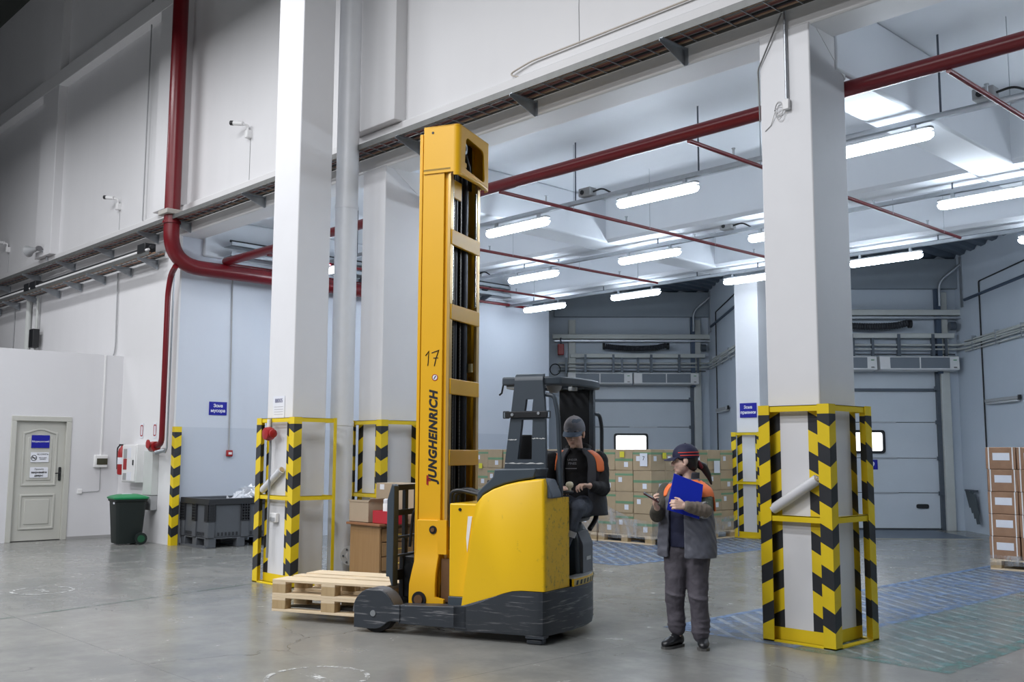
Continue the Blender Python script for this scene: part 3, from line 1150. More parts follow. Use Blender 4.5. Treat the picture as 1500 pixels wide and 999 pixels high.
wire(-24.4, FY, 3.28, 4.9, 'thin grey wire on the left wall, left of the pipes above the office')
wire(-23.3, FY - .05, 3.28, 4.9, 'pale drain pipe above the office, left of the wire with a black box', .06, BEIGE)
wire(-22.75, FY - .05, 3.28, 4.9, 'pale conduit with a black box above the office', .03, BEIGE)
tag(MB().box(-22.75, -22.5, FY - .2, FY - .06, 3.75, 4.15).build('relay_box', BLACKP, bev=.01), 'black box hanging on a conduit above the office', 'junction box')
tag(MB().tube(fillet([(-18.6, FY - .01, 4.88), (-18.55, FY - .01, 3.5), (-18.6, FY - .01, 3.30), (-19.6, FY - .05, 3.29)], .15), .013, 6).build('conduit', GREYP, None, 60),
    'thin grey cable down the left wall bending onto the office roof', 'cable')
wire(-17.6, FY - .01, 5.72, 12.3, 'thin grey cable up the wall left of the red fire pipe', .014)
wire(-6.9, FY + .07, 5.86, 7.5, 'thin grey cable up the wall above the beam conduit', .010)
tag(MB().tube([(-16.035, 8.50, 4.9), (-16.035, 8.53, 3.2), (-16.035, 8.55, 1.56)], .013, 6).build('conduit', GREYP, None, 60), 'thin grey conduit down the bay wall to the red alarm button', 'conduit')
t = thing('alarm_button', 'red fire alarm button on the bay wall below the blue sign', 'alarm', (-16.05, 8.557, 1.511))
MB().box(0, .05, -.055, .055, -.055, .055).build('case', REDB, t, bev=.012)
MB().box(.05, .056, -.03, .03, -.02, .02).build('push_plate', WHITEP, t)

s = thing('zone_sign', 'blue sign with two white words on the bay wall at left', 'sign', (-16.05, 8.322, 2.28))
MB().box(0, .008, -.165, .165, -.115, .115).build('sign_plate', BLUES, s)
text('lettering', 'Зона', .075, LETTER, s, frame((.01, 0, .045), *FACE_X), offset=.002)
text('lettering', 'мусора', .075, LETTER, s, frame((.01, 0, -.04), *FACE_X), offset=.002)
s = thing('zone_sign', 'blue sign with two white words on the column by the dock', 'sign', (-10.43, 16.10, 2.345))
MB().box(-.19, .17, -.012, 0, -.135, .135).build('sign_plate', BLUES, s)
text('lettering', 'Зона', .078, LETTER, s, frame((-.01, -.014, .055), *FACE_Y), offset=.002)
text('lettering', 'приемки', .078, LETTER, s, frame((-.01, -.014, -.04), *FACE_Y), offset=.002)
Mk = dock_frame(0)
s = thing('number_sign', 'small blue sign with the number nine on the right loading door', 'sign', Mk @ Vector((-1.84, .055, 1.33)), R(45))
MB().box(-.13, .13, -.006, 0, -.10, .10).build('sign_plate', BLUES, s)
text('lettering', '9', .15, LETTER, s, frame((.03, -.008, 0), *FACE_Y), offset=.004)
s = thing('notice_sheet', 'white notice sheet on the front of the tall column', 'sign', (-10.60, 6.286, 2.10))
MB().box(-.13, .13, -.002, 0, -.16, .10).build('sheet', PAPER, s)
text('lettering', '88005', .07, mat('blue_grey_ink', (.10, .10, .22), .5), s, frame((0, -.004, .045), *FACE_Y))
for z in (-.03, -.06, -.09, -.12):
    MB().box(-.10, .10, -.003, -.002, z, z + .006).build('text_line', mat('pale_grey_ink', (.42, .42, .46), .5), s)
t = thing('wall_socket', 'small white socket low on the front of the tall column', 'socket', (-10.585, 6.285, .76))
MB().box(-.07, .07, -.05, 0, -.05, .06).build('case', WHITEP, t, bev=.01)
MB().box(-.055, .055, -.055, -.045, -.035, .01).build('flap', GREYP, t, bev=.004)
t = thing('thermostat_box', 'white control box with a dark screen on the office wall', 'control box', (OX, 7.21, 1.35))
MB().box(0, .06, -.14, .10, -.10, .12).build('case', WHITEP, t, bev=.012)
MB().box(.06, .066, -.10, .09, -.05, .06).build('screen', mat('dark_olive_screen', (.05, .05, .03), .3), t)
MB().box(0, .02, -.03, -.005, .12, 1.93).build('cable_duct', WHITEP, t)
MB().tube(fillet([(.01, -.01, -.10), (.01, -.01, -.52), (.01, -.35, -.54)], .04), .006, 6).build('cable', GREYP, t, 60)
MB().box(0, .03, -.40, -.32, -.56, -.48).build('socket', WHITEP, t, bev=.006)
tag(MB().tube([(-10.62, 6.20, 1.93), (-10.62, 6.20, .30)], .016, 7).build('conduit', STEELG, None, 60), 'thin steel tube down the front of the tall column', 'conduit')
t = thing('fire_hydrant_valve', 'round red hydrant valve at the top of the tall column guard', 'valve', (-10.60, 6.16, 1.75))
MB().lathe([(.02, -.06), (.07, -.05), (.085, 0), (.07, .05), (.02, .06)], 14, Matrix.Rotation(R(90), 4, 'X')).build('body', REDB, t, 50)
MB().tube([(0, 0, .06), (0, 0, .17)], .022, 8).build('stem', WHITEP, t, 50)
MB().lathe([(.03, -.02), (.05, -.01), (.05, .01), (.03, .02)], 12, Matrix.Translation((.10, 0, 0)) @ Matrix.Rotation(R(90), 4, 'Y')).build('outlet', REDB, t, 40)

ROLL = mat('shiny_white_film_roll', (.68, .69, .72), .25)


def roll(p0, p1, label):
    p0, p1 = Vector(p0), Vector(p1)
    d = (p1 - p0).normalized()
    t = thing('film_roll', label, 'film roll', p0)
    MB().cyl((0, 0, 0), p1 - p0, .043, n=18).build('film', ROLL, t, 50)
    MB().cyl(-d * .012, (p1 - p0) + d * .012, .028, n=14).build('core', CARD, t, 50)
    return t


roll((-4.615, 7.455, 1.075), (-4.20, 7.455, 1.33), 'white roll of stretch film wedged slantwise in the big column guard')
roll((-10.84, 6.24, 1.08), (-10.42, 6.24, 1.33), 'white roll of stretch film wedged slantwise in the tall column guard')

# white downpipe
t = thing('downpipe', 'tall white downpipe between the tall column and the mast', 'pipe', (-10.455, 7.09, 0))
MB().cyl((0, 0, 0), (0, 0, 12.4), .142, n=28).build('pipe', mat('white_pipe_paint', (.72, .74, .77), .4), t, 60)
for z in (1.86, 4.6):
    MB().cyl((0, 0, z), (0, 0, z + .05), .148, n=28).build('joint_ring', mat('white_pipe_paint', (.72, .74, .77)), t, 50)
fl = MB().cyl((.10, .0, .30), (.27, -.02, .30), .055, n=14).build('outlet', WHITEP, t, 50)
fm = Matrix.Translation((.27, -.02, .30)) @ Matrix.Rotation(R(62), 4, 'Z') @ Matrix.Rotation(R(90), 4, 'X')
MB().lathe([(.05, -.012), (.115, -.012), (.115, .012), (.05, .012)], 20, fm).build('flange', mat('pale_grey_flange', (.45, .45, .44), .5), t, 30)
b = MB()
for i in range(6):
    a = i * PI / 3
    q = fm @ Vector((.085 * math.cos(a), .085 * math.sin(a), .012))
    q2 = fm @ Vector((.085 * math.cos(a), .085 * math.sin(a), .022))
    b.cyl(q, q2, .012, n=6)
b.build('bolts', STEELD, t)

# ------------------------------------------------------------------ fire cabinet, extinguisher, bin, crate
t = thing('fire_cabinet', 'white fire hose cabinet behind the green lidded bin', 'cabinet', (-17.35, FY - .0, 1.36))
MB().box(-.28, .30, -.16, .02, -.36, .30).build('body', WHITEP, t, bev=.008)
d = MB().box(-.26, .28, -.175, -.162, -.34, .28).build('door', WHITEP, t, bev=.004)
MB().box(.20, .225, -.19, -.175, -.06, .03).build('handle', BLACKP, d)
MB().box(-.20, -.06, -.179, -.175, .06, .22).build('label_panel', GREYP, d)
MB().box(-.20, -.06, -.179, -.175, -.14, .05).build('red_panel', REDB, d)
MB().box(-.20, -.06, -.179, -.175, -.32, -.20).build('label_panel', GREYP, d)
MB().box(-.03, .14, -.179, -.175, -.32, -.18).build('notice', PAPER, d)
MB().box(-.03, .10, -.179, -.175, .06, .24).build('notice', PAPER, d)
t = thing('hose_cabinet', 'narrow pale grey cabinet between the fire cabinet and the corner post', 'cabinet', (-16.72, FY, .95))
MB().box(-.17, .17, -.10, .02, -.15, .60).build('body', mat('pale_grey_cabinet', (.55, .57, .56), .5), t, bev=.008)
MB().box(-.17, .17, -.10, .02, -.40, -.16).build('lower_panel', GREYP, t, bev=.008)
for x, lb in ((-17.28, 'small white fire notice with a red border above the fire cabinet, at left'), (-16.75, 'small white notice with a red ring near the red valve')):
    s = thing('fire_notice', lb, 'sign', (x, FY + .015, 1.90))
    MB().box(-.06, .06, -.004, 0, -.13, .13).build('sheet', PAPER, s)
    MB().ring(round_poly([(-.05, -.10), (.05, -.10), (.05, .10), (-.05, .10)], .03), round_poly([(-.03, -.08), (.03, -.08), (.03, .08), (-.03, .08)], .02), 'y', -.006, -.004).build('red_border', REDB, s)
t = thing('fire_extinguisher', 'red fire extinguisher hanging left of the fire cabinet', 'fire extinguisher', (-17.80, FY - .10, 1.12))
MB().lathe([(.03, 0), (.07, .01), (.075, .05), (.075, .40), (.06, .46), (.03, .49), (.025, .52)], 16).build('cylinder', REDB, t, 50)
MB().box(-.015, .015, -.06, .05, .52, .545).build('lever', BLACKP, t)
MB().tube(fillet([(0, -.04, .53), (-.10, -.05, .48), (-.10, -.04, .10)], .05), .012, 7).build('hose', BLACKP, t, 50)
MB().cyl((0, 0, .19), (0, 0, .31), .0765, n=16).build('label_band', PAPER, t, 50)
MB().box(-.03, .03, .06, .115, .22, .30).build('wall_bracket', STEELG, t)

t = thing('wheelie_bin', 'dark green wheeled bin with bright green lid by the corner post', 'bin', (-16.72, 7.10, 0), R(-8))
GREEND = mat('very_dark_green_plastic', (.004, .010, .009), .6)
GREENL = mat('bright_green_lid', (.008, .22, .075), .4)
rings = []
for z, a, b in ((.02, .20, .20), (.06, .205, .205), (.70, .245, .245), (.72, .265, .265), (.75, .265, .265)):
    rings.append([(x, y, z) for x, y in round_poly([(-a, -b), (a, -b), (a, b), (-a, b)], .06)])
MB().loft(rings).build('body', GREEND, t, 40)
rings = []
for z, a in ((.75, .28), (.775, .285), (.80, .24), (.825, .14), (.83, .04)):
    rings.append([(x, y, z) for x, y in round_poly([(-a, -a), (a, -a), (a, a), (-a, a)], .07)])
MB().loft(rings).build('lid', GREENL, t, 40)
for x in (-.17, .24):
    w = MB().cyl((x, .16, .10), (x + .06, .16, .10), .10, n=18).build('wheel', GREEND, t, 40)
    MB().lathe([(.03, 0), (.06, 0), (.06, .008), (.03, .008)], 16, Matrix.Translation((x + .06, .16, .10)) @ Matrix.Rotation(PI / 2, 4, 'Y')).build('rim', mat('dull_green_rim', (.008, .08, .035), .5), w, 30)
MB().box(-.05, .06, -.10, .05, .826, .834).build('lid_label', PAPER, t)
MB().box(.10, .16, -.262, -.25, .67, .70).build('sticker', PAPER, t)

t = thing('pallet_box', 'big grey plastic pallet crate with ribbed sides against the bay wall', 'crate', (-15.53, 8.30, 0), 0)
CR = mat('grey_crate_plastic', (.085, .093, .105), .5, 0, .1)
CRD = mat('dark_crate_plastic', (.022, .024, .028), .5)
hx, hy, H = .465, .57, .785
m = MB()
m.ring([(-hx, -hy), (hx, -hy), (hx, hy), (-hx, hy)], [(-hx + .03, -hy + .03), (hx - .03, -hy + .03), (hx - .03, hy - .03), (-hx + .03, hy - .03)], 'z', .16, H)
m.box(-hx, hx, -hy, hy, .14, .18)
m.build('body', CR, t, bev=.005)
m = MB()
m.ring([(-hx - .03, -hy - .03), (hx + .03, -hy - .03), (hx + .03, hy + .03), (-hx - .03, hy + .03)], [(-hx, -hy), (hx, -hy), (hx, hy), (-hx, hy)], 'z', H - .10, H)
m.build('rim', CRD, t, bev=.008)
for x in (-hx + .06, 0, hx - .06):
    for y in (-hy + .06, 0, hy - .06):
        if x == 0 and y == 0:
            continue
        MB().box(x - .07, x + .07, y - .07, y + .07, 0, .16).build('foot', CR, t, bev=.01)
for y in (-hy, hy):
    MB().box(-hx, hx, y - .05, y + .05, .001, .03).build('runner', CR, t)


def rib(x, y, wx, wy, nx, ny):
    MB().box(x - wx, x + wx, y - wy, y + wy, .16, .42).build('corner_post', CR, t, bev=.008)
    m = MB()
    for i in range(7):
        z = .42 + i * .045
        m.box(x - wx - .008, x + wx + .008, y - wy - .008, y + wy + .008, z, z + .014)
    for i in range(4):
        u = -1 + 2 * i / 3
        if nx:
            m.box(x - wx - .006, x + wx + .006, y + u * wy - .006, y + u * wy + .006, .42, .70)
        if ny:
            m.box(x + u * wx - .006, x + u * wx + .006, y - wy - .006, y + wy + .006, .42, .70)
    m.build('ribbing', CRD, t)


rib(-hx + .05, -hy + .0, .07, .03, 0, 1)
rib(0, -hy, .06, .03, 0, 1)
rib(hx - .03, -hy + .03, .06, .06, 1, 1)
rib(hx, .06, .03, .07, 1, 0)
rib(hx - .02, hy - .03, .05, .06, 1, 1)
m = MB()
for i in range(14):
    if abs(i - 6.5) > .9:
        m.box(-hx + .13 + i * .05, -hx + .16 + i * .05, -hy - .006, -hy + .01, .19, .245)
        m.box(hx - .01, hx + .006, -hy + .15 + i * .065, -hy + .185 + i * .065, .19, .245)
m.build('vent_slots', CRD, t)['kind'] = 'stuff'
FILM = NT('crumpled_clear_film')
FILM.base((.90, .93, .98))
FILM.rough(.25)
FILM.b.inputs['Alpha'].default_value = .8
FILM = FILM.m
rnd = random.Random(3)
m = MB()
for i in range(70):
    a = rnd.uniform(0, 2 * PI)
    rr = rnd.uniform(0, .33)
    c = Vector((-.0 + rr * math.cos(a) * .9, rr * math.sin(a) * .9, .72 + (.36 - rr) * .50 + rnd.uniform(-.03, .03)))
    q = [c + Vector((rnd.uniform(-.1, .1), rnd.uniform(-.1, .1), rnd.uniform(-.06, .09))) for _ in range(5)]
    m.add(q, [(0, 1, 2), (0, 2, 3), (0, 3, 4)])
o = m.build('film_heap', FILM, None, fix=False)
o.location = (-15.42, 8.62, .0)
tag(o, 'heap of crumpled clear stretch film piled in the grey pallet crate', 'film scraps', kind='stuff')

# ------------------------------------------------------------------ dock equipment
AC0 = None
HOSE = mat('black_ribbed_hose', (.02, .022, .028), .55)


def dpt(kk, x, y, z):
    return dock_frame(kk) @ Vector((x, y, z))


for kk, side in ((0, 'right'), (1, 'left')):
    off = .2 if kk == 0 else 0
    for x, w in ((-2.77 + off * .9, 'left'), (-1.12 + off, 'right')):
        lb = 'white air curtain unit over the %s loading door, the %s one of the pair' % (side, w)
        if AC0 is None:
            t = AC0 = thing('air_curtain', lb, 'air curtain', dpt(kk, x, -.02, 3.39), R(45), 'air curtains over the loading doors')
            MB().prism(round_poly([(-.36, -.13), (0, -.15), (0, .15), (-.33, .15)], .03), 'x', -.80, .80).build('case', WHITEP, t, 40)
            g = MB().box(-.60, .60, -.366, -.34, -.10, .12).build('intake_grille', mat('mesh_grey', (.22, .25, .29), .5, .2), t)
            s_ = MB()
            for i in range(16):
                s_.box(-.595, .595, -.37, -.366, -.095 + i * .0137, -.091 + i * .0137)
            s_.build('slats', mat('mesh_grey_dark', (.14, .16, .19), .5), g)
            MB().box(-.012, .012, -.374, -.34, -.10, .12).build('centre_bar', WHITEP, t)
            MB().box(.68, .74, -.372, -.35, .06, .075).build('indicator', mat('green_mark', (.05, .3, .1), .5), t)
            MB().box(.68, .74, -.372, -.35, -.09, -.075).build('switch', BLACKP, t)
            for xx in (-.35, .35):
                MB().box(xx - .03, xx + .03, -.2, -.1, .14, .62).build('hanger', STEELD, t)
        else:
            dup(AC0, dpt(kk, x, -.02, 3.39), R(45), lb)
    t = thing('door_pipework', 'pale horizontal beams and pipes above the %s loading door' % side, 'pipework', dpt(kk, 0, 0, 0), R(45))
    MB().box(-3.95, .02, -.22, -.10, 4.40, 4.52).build('crossbeam', BEIGE, t, bev=.008)
    MB().box(-3.5, -.12, -.20, -.12, 3.93, 4.03).build('crossbeam', BEIGE, t, bev=.008)
    MB().box(-3.9, .1, -.25, -.1, 4.33, 4.37).build('shelf_edge', STEELG, t)
    for z, r in ((3.79, .022), (3.70, .018)):
        MB().tube(fillet([(-3.8, -.16, z), (-.12, -.16, z), (-.06, -.5, z - .02), (-.06, -4.0, z + .08)], .1), r, 8).build('pipe', BEIGE, t, 60)
    MB().tube([(-3.8, -.12, 3.60), (-.1, -.12, 3.60)], .012, 6).build('cable', CABLES[1], t, 60)
    MB().tube([(-2.1, -.06, 5.0), (-.2, -.06, 5.0)], .025, 8).build('spring_shaft', STEELD, t, 50)
    for x in (-2.2, -1.8, -3.6, -.3):
        MB().box(x - .025, x + .025, -.2, -.12, 3.55, 3.93).build('strut', STEELD, t)
    MB().box(-.46, -.36, -.14, -.02, 3.2, 5.3).build('guide_column', mat('dark_blue_steel', (.07, .10, .15), .5, .3), t)
    MB().tube(fillet([(-.40, -.2, 4.6), (-.40, -.2, 5.1), (.0, -.35, 5.45)], .15), .03, 8).build('duct', STEELG, t, 50)
    MB().box(-.02, .12, -.42, -.30, 4.55, 5.6).build('corner_duct', STEELG, t)
    MB().cyl((-.22, -.2, 4.18), (-.10, -.2, 4.18), .09, n=14).build('motor', STEELD, t, 40)
    t = thing('flexible_hose', 'black ribbed flexible hose over the %s loading door' % side, 'hose', dpt(kk, 0, 0, 0), R(45))
    pts, rs = [], []
    for i in range(61):
        u = i / 60
        pts.append((-2.62 + 1.52 * u, -.28, 4.155 + .05 * (2 * u - 1) ** 2 + .03 * (u > .85) * (u - .85) / .15))
        rs.append(.075 if i % 2 else .062)
    MB().tube(pts, rs, 12).build('hose', HOSE, t)
    for x in (-2.66, -1.06):
        MB().cyl((x - .03, -.28, 4.21), (x + .03, -.28, 4.21), .085, n=14).build('end_ring', BLACKP, t, 40)
# left dock: red hoist and coiled cables
t = thing('chain_hoist', 'small red hoist with coiled cables left of the left loading door', 'hoist', dpt(1, -3.74, -.3, 0), R(45))
MB().box(-.08, .08, -.08, .08, 3.98, 4.26).build('motor', REDB, t, bev=.02)
MB().cyl((0, 0, 4.26), (0, 0, 4.42), .02, n=8).build('hook', STEELD, t)
MB().tube([(-.14 + .13 * math.cos(i * .5), .02 * math.sin(i), 3.62 + .14 * math.sin(i * .5)) for i in range(50)], .012, 6).build('coiled_cable', BLACKP, t, 60)
# right side wall: lamp, trays, dark conduit frames, torn flap
SM = lambda e, y, z: dock_frame(0) @ Vector((-y, -e, z))     # e along the side wall from the corner, y off the wall
for kk, nm in ((0, 'right'), (1, 'left')):
    t = thing('wall_conduits', 'dark conduits on the side wall of the %s dock' % nm, 'conduit', dpt(kk, 0, 0, 0), R(45))
    MB().tube(fillet([(-.02, -1.18, .1), (-.02, -1.18, 4.95), (-.02, -4.2, 5.05)], .05), .014, 6).build('conduit', CABLES[1], t, 60)
    MB().tube([(-.02, -.5, 4.68), (-.02, -4.2, 4.76)], .03, 7).build('conduit', mat('dark_blue_steel', (.07, .10, .15)), t, 60)
    for z in (3.86, 3.78, 3.66):
        MB().tube([(-.05, -.5, z - .03), (-.05, -4.3, z + .03)], .018, 7).build('pipe', BEIGE, t, 60)
    for y in (.9, 1.9, 2.9):
        MB().box(-.08, 0, -y - .02, -y + .02, 3.62, 3.90).build('clamp', STEELG, t)
    l = thing('wall_lamp', 'unlit tube lamp low on the side wall of the %s dock' % nm, 'lamp', dpt(kk, -.05, -2.0, 2.56), R(45))
    MB().box(-.05, .05, -.64, .64, -.02, .04).build('housing', GREYP, l, bev=.01)
    MB().box(-.045, .045, -.62, .62, -.06, -.02).build('diffuser', mat('unlit_diffuser', (.55, .58, .6), .3), l, bev=.02)
    MB().box(-.02, .02, -.70, -.64, -.02, .06).build('cable_gland', BLACKP, l)
t = thing('torn_curtain', 'torn dark strip curtain hanging on the side wall near the right cartons', 'curtain', dpt(0, -.04, -.55, .50), R(45))
m = MB()
for i in range(4):
    y0 = .34 - i * .13
    m.prism([(y0, .32 - .02 * i), (y0 - .16, .33 - .02 * i), (y0 - .30, .02 - .11 * i), (y0 - .17, -.02 - .10 * i)], 'x', -.02 - .012 * i, -.008 - .012 * i)
m.build('strips', mat('dark_rubber', (.06, .075, .085), .5), t)
MB().box(-.03, 0, -.22, .34, .31, .345).build('rail', STEELD, t)

# ================================================================== PALLETS AND CARTONS


def make_pallet(name, label, loc, rz, L=1.2, Wd=.8, group=None):
    """local x along the boards (length L), y across, z from the underside"""
    t = thing(name, label, 'pallet', loc, rz, group)
    hx, hy = L / 2, Wd / 2
    bl = None
    for ix in (-1, 0, 1):
        for iy in (-1, 0, 1):
            if bl is None:
                bl = MB().box(-.0725, .0725, -.05, .05, .022, .10).build('block', PINEB, t, bev=.002, seg=1)
                bl.location = (ix * (hx - .0725), iy * (hy - .05), 0)
            else:
                share(bl, 'block', t, (ix * (hx - .0725), iy * (hy - .05), 0))
    bb = None
    for iy in (-1, 0, 1):
        y = iy * (hy - .05)
        if bb is None:
            bb = MB().box(-hx, hx, -.05, .05, 0, .022).build('bottom_board', PINE, t, bev=.002, seg=1)
            bb.location = (0, y, 0)
        else:
            share(bb, 'bottom_board', t, (0, y, 0))
    sb = None
    for ix in (-1, 0, 1):
        x = ix * (hx - .0725)
        if sb is None:
            sb = MB().box(-.0725, .0725, -hy, hy, .10, .122).build('cross_board', PINE, t, bev=.002, seg=1)
            sb.location = (x, 0, 0)
        else:
            share(sb, 'cross_board', t, (x, 0, 0))
    ys = (-hy + .0725, -hy / 2, 0, hy / 2, hy - .0725)
    for i, y in enumerate(ys):
        w = .0725 if i in (0, 2, 4) else .05
        MB().box(-hx, hx, -w, w, .122, .144).build('top_board', PINE, t, bev=.002, seg=1, loc=(0, y, 0))
    return t


TH = R(24)
TQ = Vector((-5.815, 5.83, 0))
TA, TN = Vector((math.cos(TH), math.sin(TH), 0)), Vector((-math.sin(TH), math.cos(TH), 0))


def tw(s, n, z):
    return TQ + TA * s + TN * n + Vector((0, 0, z))


pal = make_pallet('euro_pallet', 'new pale wooden pallet, upper one of two on the forks', tw(-2.08, .62, .222), TH)
dup(pal, tw(-2.08, .62, .078), TH, 'new pale wooden pallet, lower one of two on the forks')

# wall of cartons by the dock
CW, CH = .392, .362
crt = None
CARTS = [None, None]


def make_carton(var, label, loc, rz, group, h=CH, w=CW):
    if CARTS[var] is not None:
        return dup(CARTS[var], loc, rz, label, group)
    t = thing('carton', label, 'carton', loc, rz, group)
    MB().box(-w / 2, w / 2, -w / 2, w / 2, 0, h).build('box', CARD, t, bev=.006, seg=1)
    for a in (0, 1):
        M = Matrix.Rotation(R(90) * a, 4, 'Z')
        if var == 0:
            MB().box(-w / 2 - .001, w / 2 + .001, -w / 2 - .002, -w / 2, h * .44, h * .56, M).build('green_tape', TAPEG, t)
            MB().box(-.02 + .03, .07 + .03, -w / 2 - .004, -w / 2 - .002, h * .16, h * .40, M).build('paper_label', PAPER, t)
        else:
            MB().box(-w / 2 - .001, w / 2 + .001, -w / 2 - .002, -w / 2, h * .76, h * .86, M).build('green_tape', TAPEG, t)
            MB().box(-.12, -.04, -w / 2 - .004, -w / 2 - .002, h * .45, h * .68, M).build('paper_label', PAPER, t)
    CARTS[var] = t
    return t


X1, Y0 = -10.74, 13.56
rows = ('bottom', 'second', 'third', 'top')
ordn = ('first', 'second', 'third', 'fourth', 'fifth', 'sixth', 'seventh', 'eighth', 'ninth', 'tenth', 'eleventh', 'twelfth')
PG = 'pallets under the wall of cartons'
rnd = random.Random(11)
p0 = None
for i in range(4):
    x = X1 - .6 - i * 1.24
    lb = 'carton wall pallet, %s from the corner nearest the standing woman' % ordn[i]
    p0 = make_pallet('pallet', lb, (x, Y0 + .6, 0), 0, 1.2, 1.2, PG) if p0 is None else dup(p0, (x, Y0 + .6, 0), 0, lb)
dup(p0, (X1 - .6, Y0 + .6 + 1.26, 0), R(90), 'carton wall pallet beside the dock column')
for r in range(4):
    z = .147 + r * (CH + .004)
    for c in range(12):
        x = X1 - CW / 2 - (c % 3) * .40 - (c // 3) * 1.24 + rnd.uniform(-.004, .004)
        make_carton((r + c) % 2, 'brown carton in the %s row facing the truck, %s from the corner' % (rows[r], ordn[c]),
                    (x, Y0 + CW / 2 + rnd.uniform(0, .012), z), R(rnd.uniform(-1, 1)), 'cartons of the wall, front side')
    for c in range(1, 6):
        y = Y0 + CW / 2 + (c % 3) * .40 + (c // 3) * 1.26
        make_carton((r + c + 1) % 2, 'brown carton, %s row on the side facing the big column, %s from corner' % (rows[r], ordn[c]),
                    (X1 - CW / 2 - rnd.uniform(0, .012), y, z), R(rnd.uniform(-1, 1)), 'cartons of the wall, right side')
# wrap: stretched film skirts round the bottom of the loads
FILM2 = NT('stretch_film_skirt')
FILM2.base((.62, .63, .64))
FILM2.rough(.2)
n_ = FILM2.ramp(FILM2.noise(6, 6, .7, None, (1, 1, .4)), .35, .75)
FILM2.l(FILM2.math('MULTIPLY', n_, .7), FILM2.b.inputs['Alpha'])
FILM2.bump(FILM2.noise(14, 6, .7), .6, .02)
FILM2 = FILM2.m


def skirt(pts, z0, z1, label):
    m = MB()
    k = 14
    rnd = random.Random(5)
    P = []
    for i in range(len(pts) - 1):
        a, b = Vector(pts[i]), Vector(pts[i + 1])
        for j in range(k):
            P.append(a.lerp(b, j / k))
    P.append(Vector(pts[-1]))
    rows_ = 5
    for r_ in range(rows_):
        for p in P:
            d = rnd.uniform(-.012, .012)
            m.v.append((p.x + d, p.y + d, z0 + (z1 - z0) * r_ / (rows_ - 1) + rnd.uniform(-.02, .02) * (r_ in (0, rows_ - 1))))
    w = len(P)
    for r_ in range(rows_ - 1):
        for i in range(w - 1):
            m.f.append((r_ * w + i, r_ * w + i + 1, (r_ + 1) * w + i + 1, (r_ + 1) * w + i))
    return tag(m.build('stretch_film', FILM2, None, 60), label, 'stretch film')


skirt([(X1 - 4.95, Y0 - .025), (X1 + .025, Y0 - .025), (X1 + .025, Y0 + 2.46)], .09, .40, 'clear stretch film wrapped round the foot of the carton wall')
o = MB().add([(X1 - .50, Y0 - .03, .46), (X1 - .95, Y0 - .03, .62), (X1 - 1.05, Y0 - .03, .40), (X1 - .45, Y0 - .03, .30), (X1 - .10, Y0 - .03, .22)], [(0, 1, 2, 3, 4)]).build('stretch_film', FILM2)
tag(o, 'loose flap of clear film across the lower cartons of the wall', 'stretch film')
for i, (x, z, lb) in enumerate(((X1 - .14, 1.43, 'white paper sheet taped to the top row next to the corner of the carton wall'),
                                (X1 - 4.55, 1.25, 'white paper sheet taped to the far left end of the carton wall'))):
    s = thing('paper_sheet', lb, 'paper', (x, Y0 - .02, z))
    MB().box(-.08, .08, -.002, 0, -.11, .11).build('sheet', PAPER, s)
    text('lettering', '7', .10, INK, s, frame((0, -.004, .02), *FACE_Y))
for y, lb in ((Y0 + .9, 'white paper sheet on the right side of the carton wall'), (Y0 + 1.9, 'white paper sheet on the carton wall next to the dock column')):
    s = thing('paper_sheet', lb, 'paper', (X1 + .02, y, 1.30))
    MB().box(0, .002, -.09, .09, -.11, .11).build('sheet', PAPER, s)
YLW = mat('yellow_sticker', (.75, .68, .05), .5)
for x, y, z, a, lb in ((X1 - .62, Y0 - .02, 1.52, 0, 'yellow sticker on the top row left of the woman cap'), (X1 + .02, Y0 + .35, 1.50, 1, 'yellow sticker on the top row right of the woman cap'),
                       (X1 - 4.3, Y0 - .02, 1.28, 0, 'yellow sticker at the far left end of the carton wall')):
    o = MB().box(-.05, .05, -.002, 0, -.05, .05).build('sticker', YLW, None, loc=(x, y, z), rot=(0, 0, R(90) * a))
    tag(o, lb, 'sticker')

# pallet of reddish cartons at the right edge
XR, YR = -5.47, 14.20
make_pallet('pallet', 'pallet under the reddish cartons at the right edge', (XR + .6, YR + .4, 0), 0, 1.2, .8, None)
RH = .296
rc = None
rn = ('bottom', 'second', 'third', 'fourth', 'top')
for r in range(5):
    for c in range(3):
        for dd in range(2):
            z = .147 + r * (RH + .003)
            lb = 'reddish wrapped carton, %s layer of the right stack, %s%s' % (rn[r], ('left end', 'middle', 'right end')[c], ' rear' if dd else '')
            loc = (XR + .20 + c * .40 + rnd.uniform(-.006, .006), YR + .2 + dd * .40, z)
            if rc is None:
                rc = t = thing('carton', lb, 'carton', loc, 0, 'reddish cartons of the right stack')
                MB().box(-.196, .196, -.196, .196, 0, RH).build('box', CARDR, t, bev=.008, seg=1)
                for a in (0, -1):
                    M = Matrix.Rotation(R(90) * a, 4, 'Z')
                    MB().box(-.10, .12, -.200, -.197, .12, .22, M).build('paper_label', PAPER, t)
                    MB().box(-.16, -.145, -.199, -.196, 0, RH, M).build('white_strap', WHITEP, t)
                    MB().box(.15, .165, -.199, -.196, 0, RH, M).build('white_strap', WHITEP, t)
            else:
                dup(rc, loc, R(rnd.uniform(-1.2, 1.2)), lb)
skirt([(XR - .02, YR + .8), (XR - .02, YR - .02), (XR + 1.2, YR - .02)], .05, .20, 'white film skirt round the pallet at the right edge')

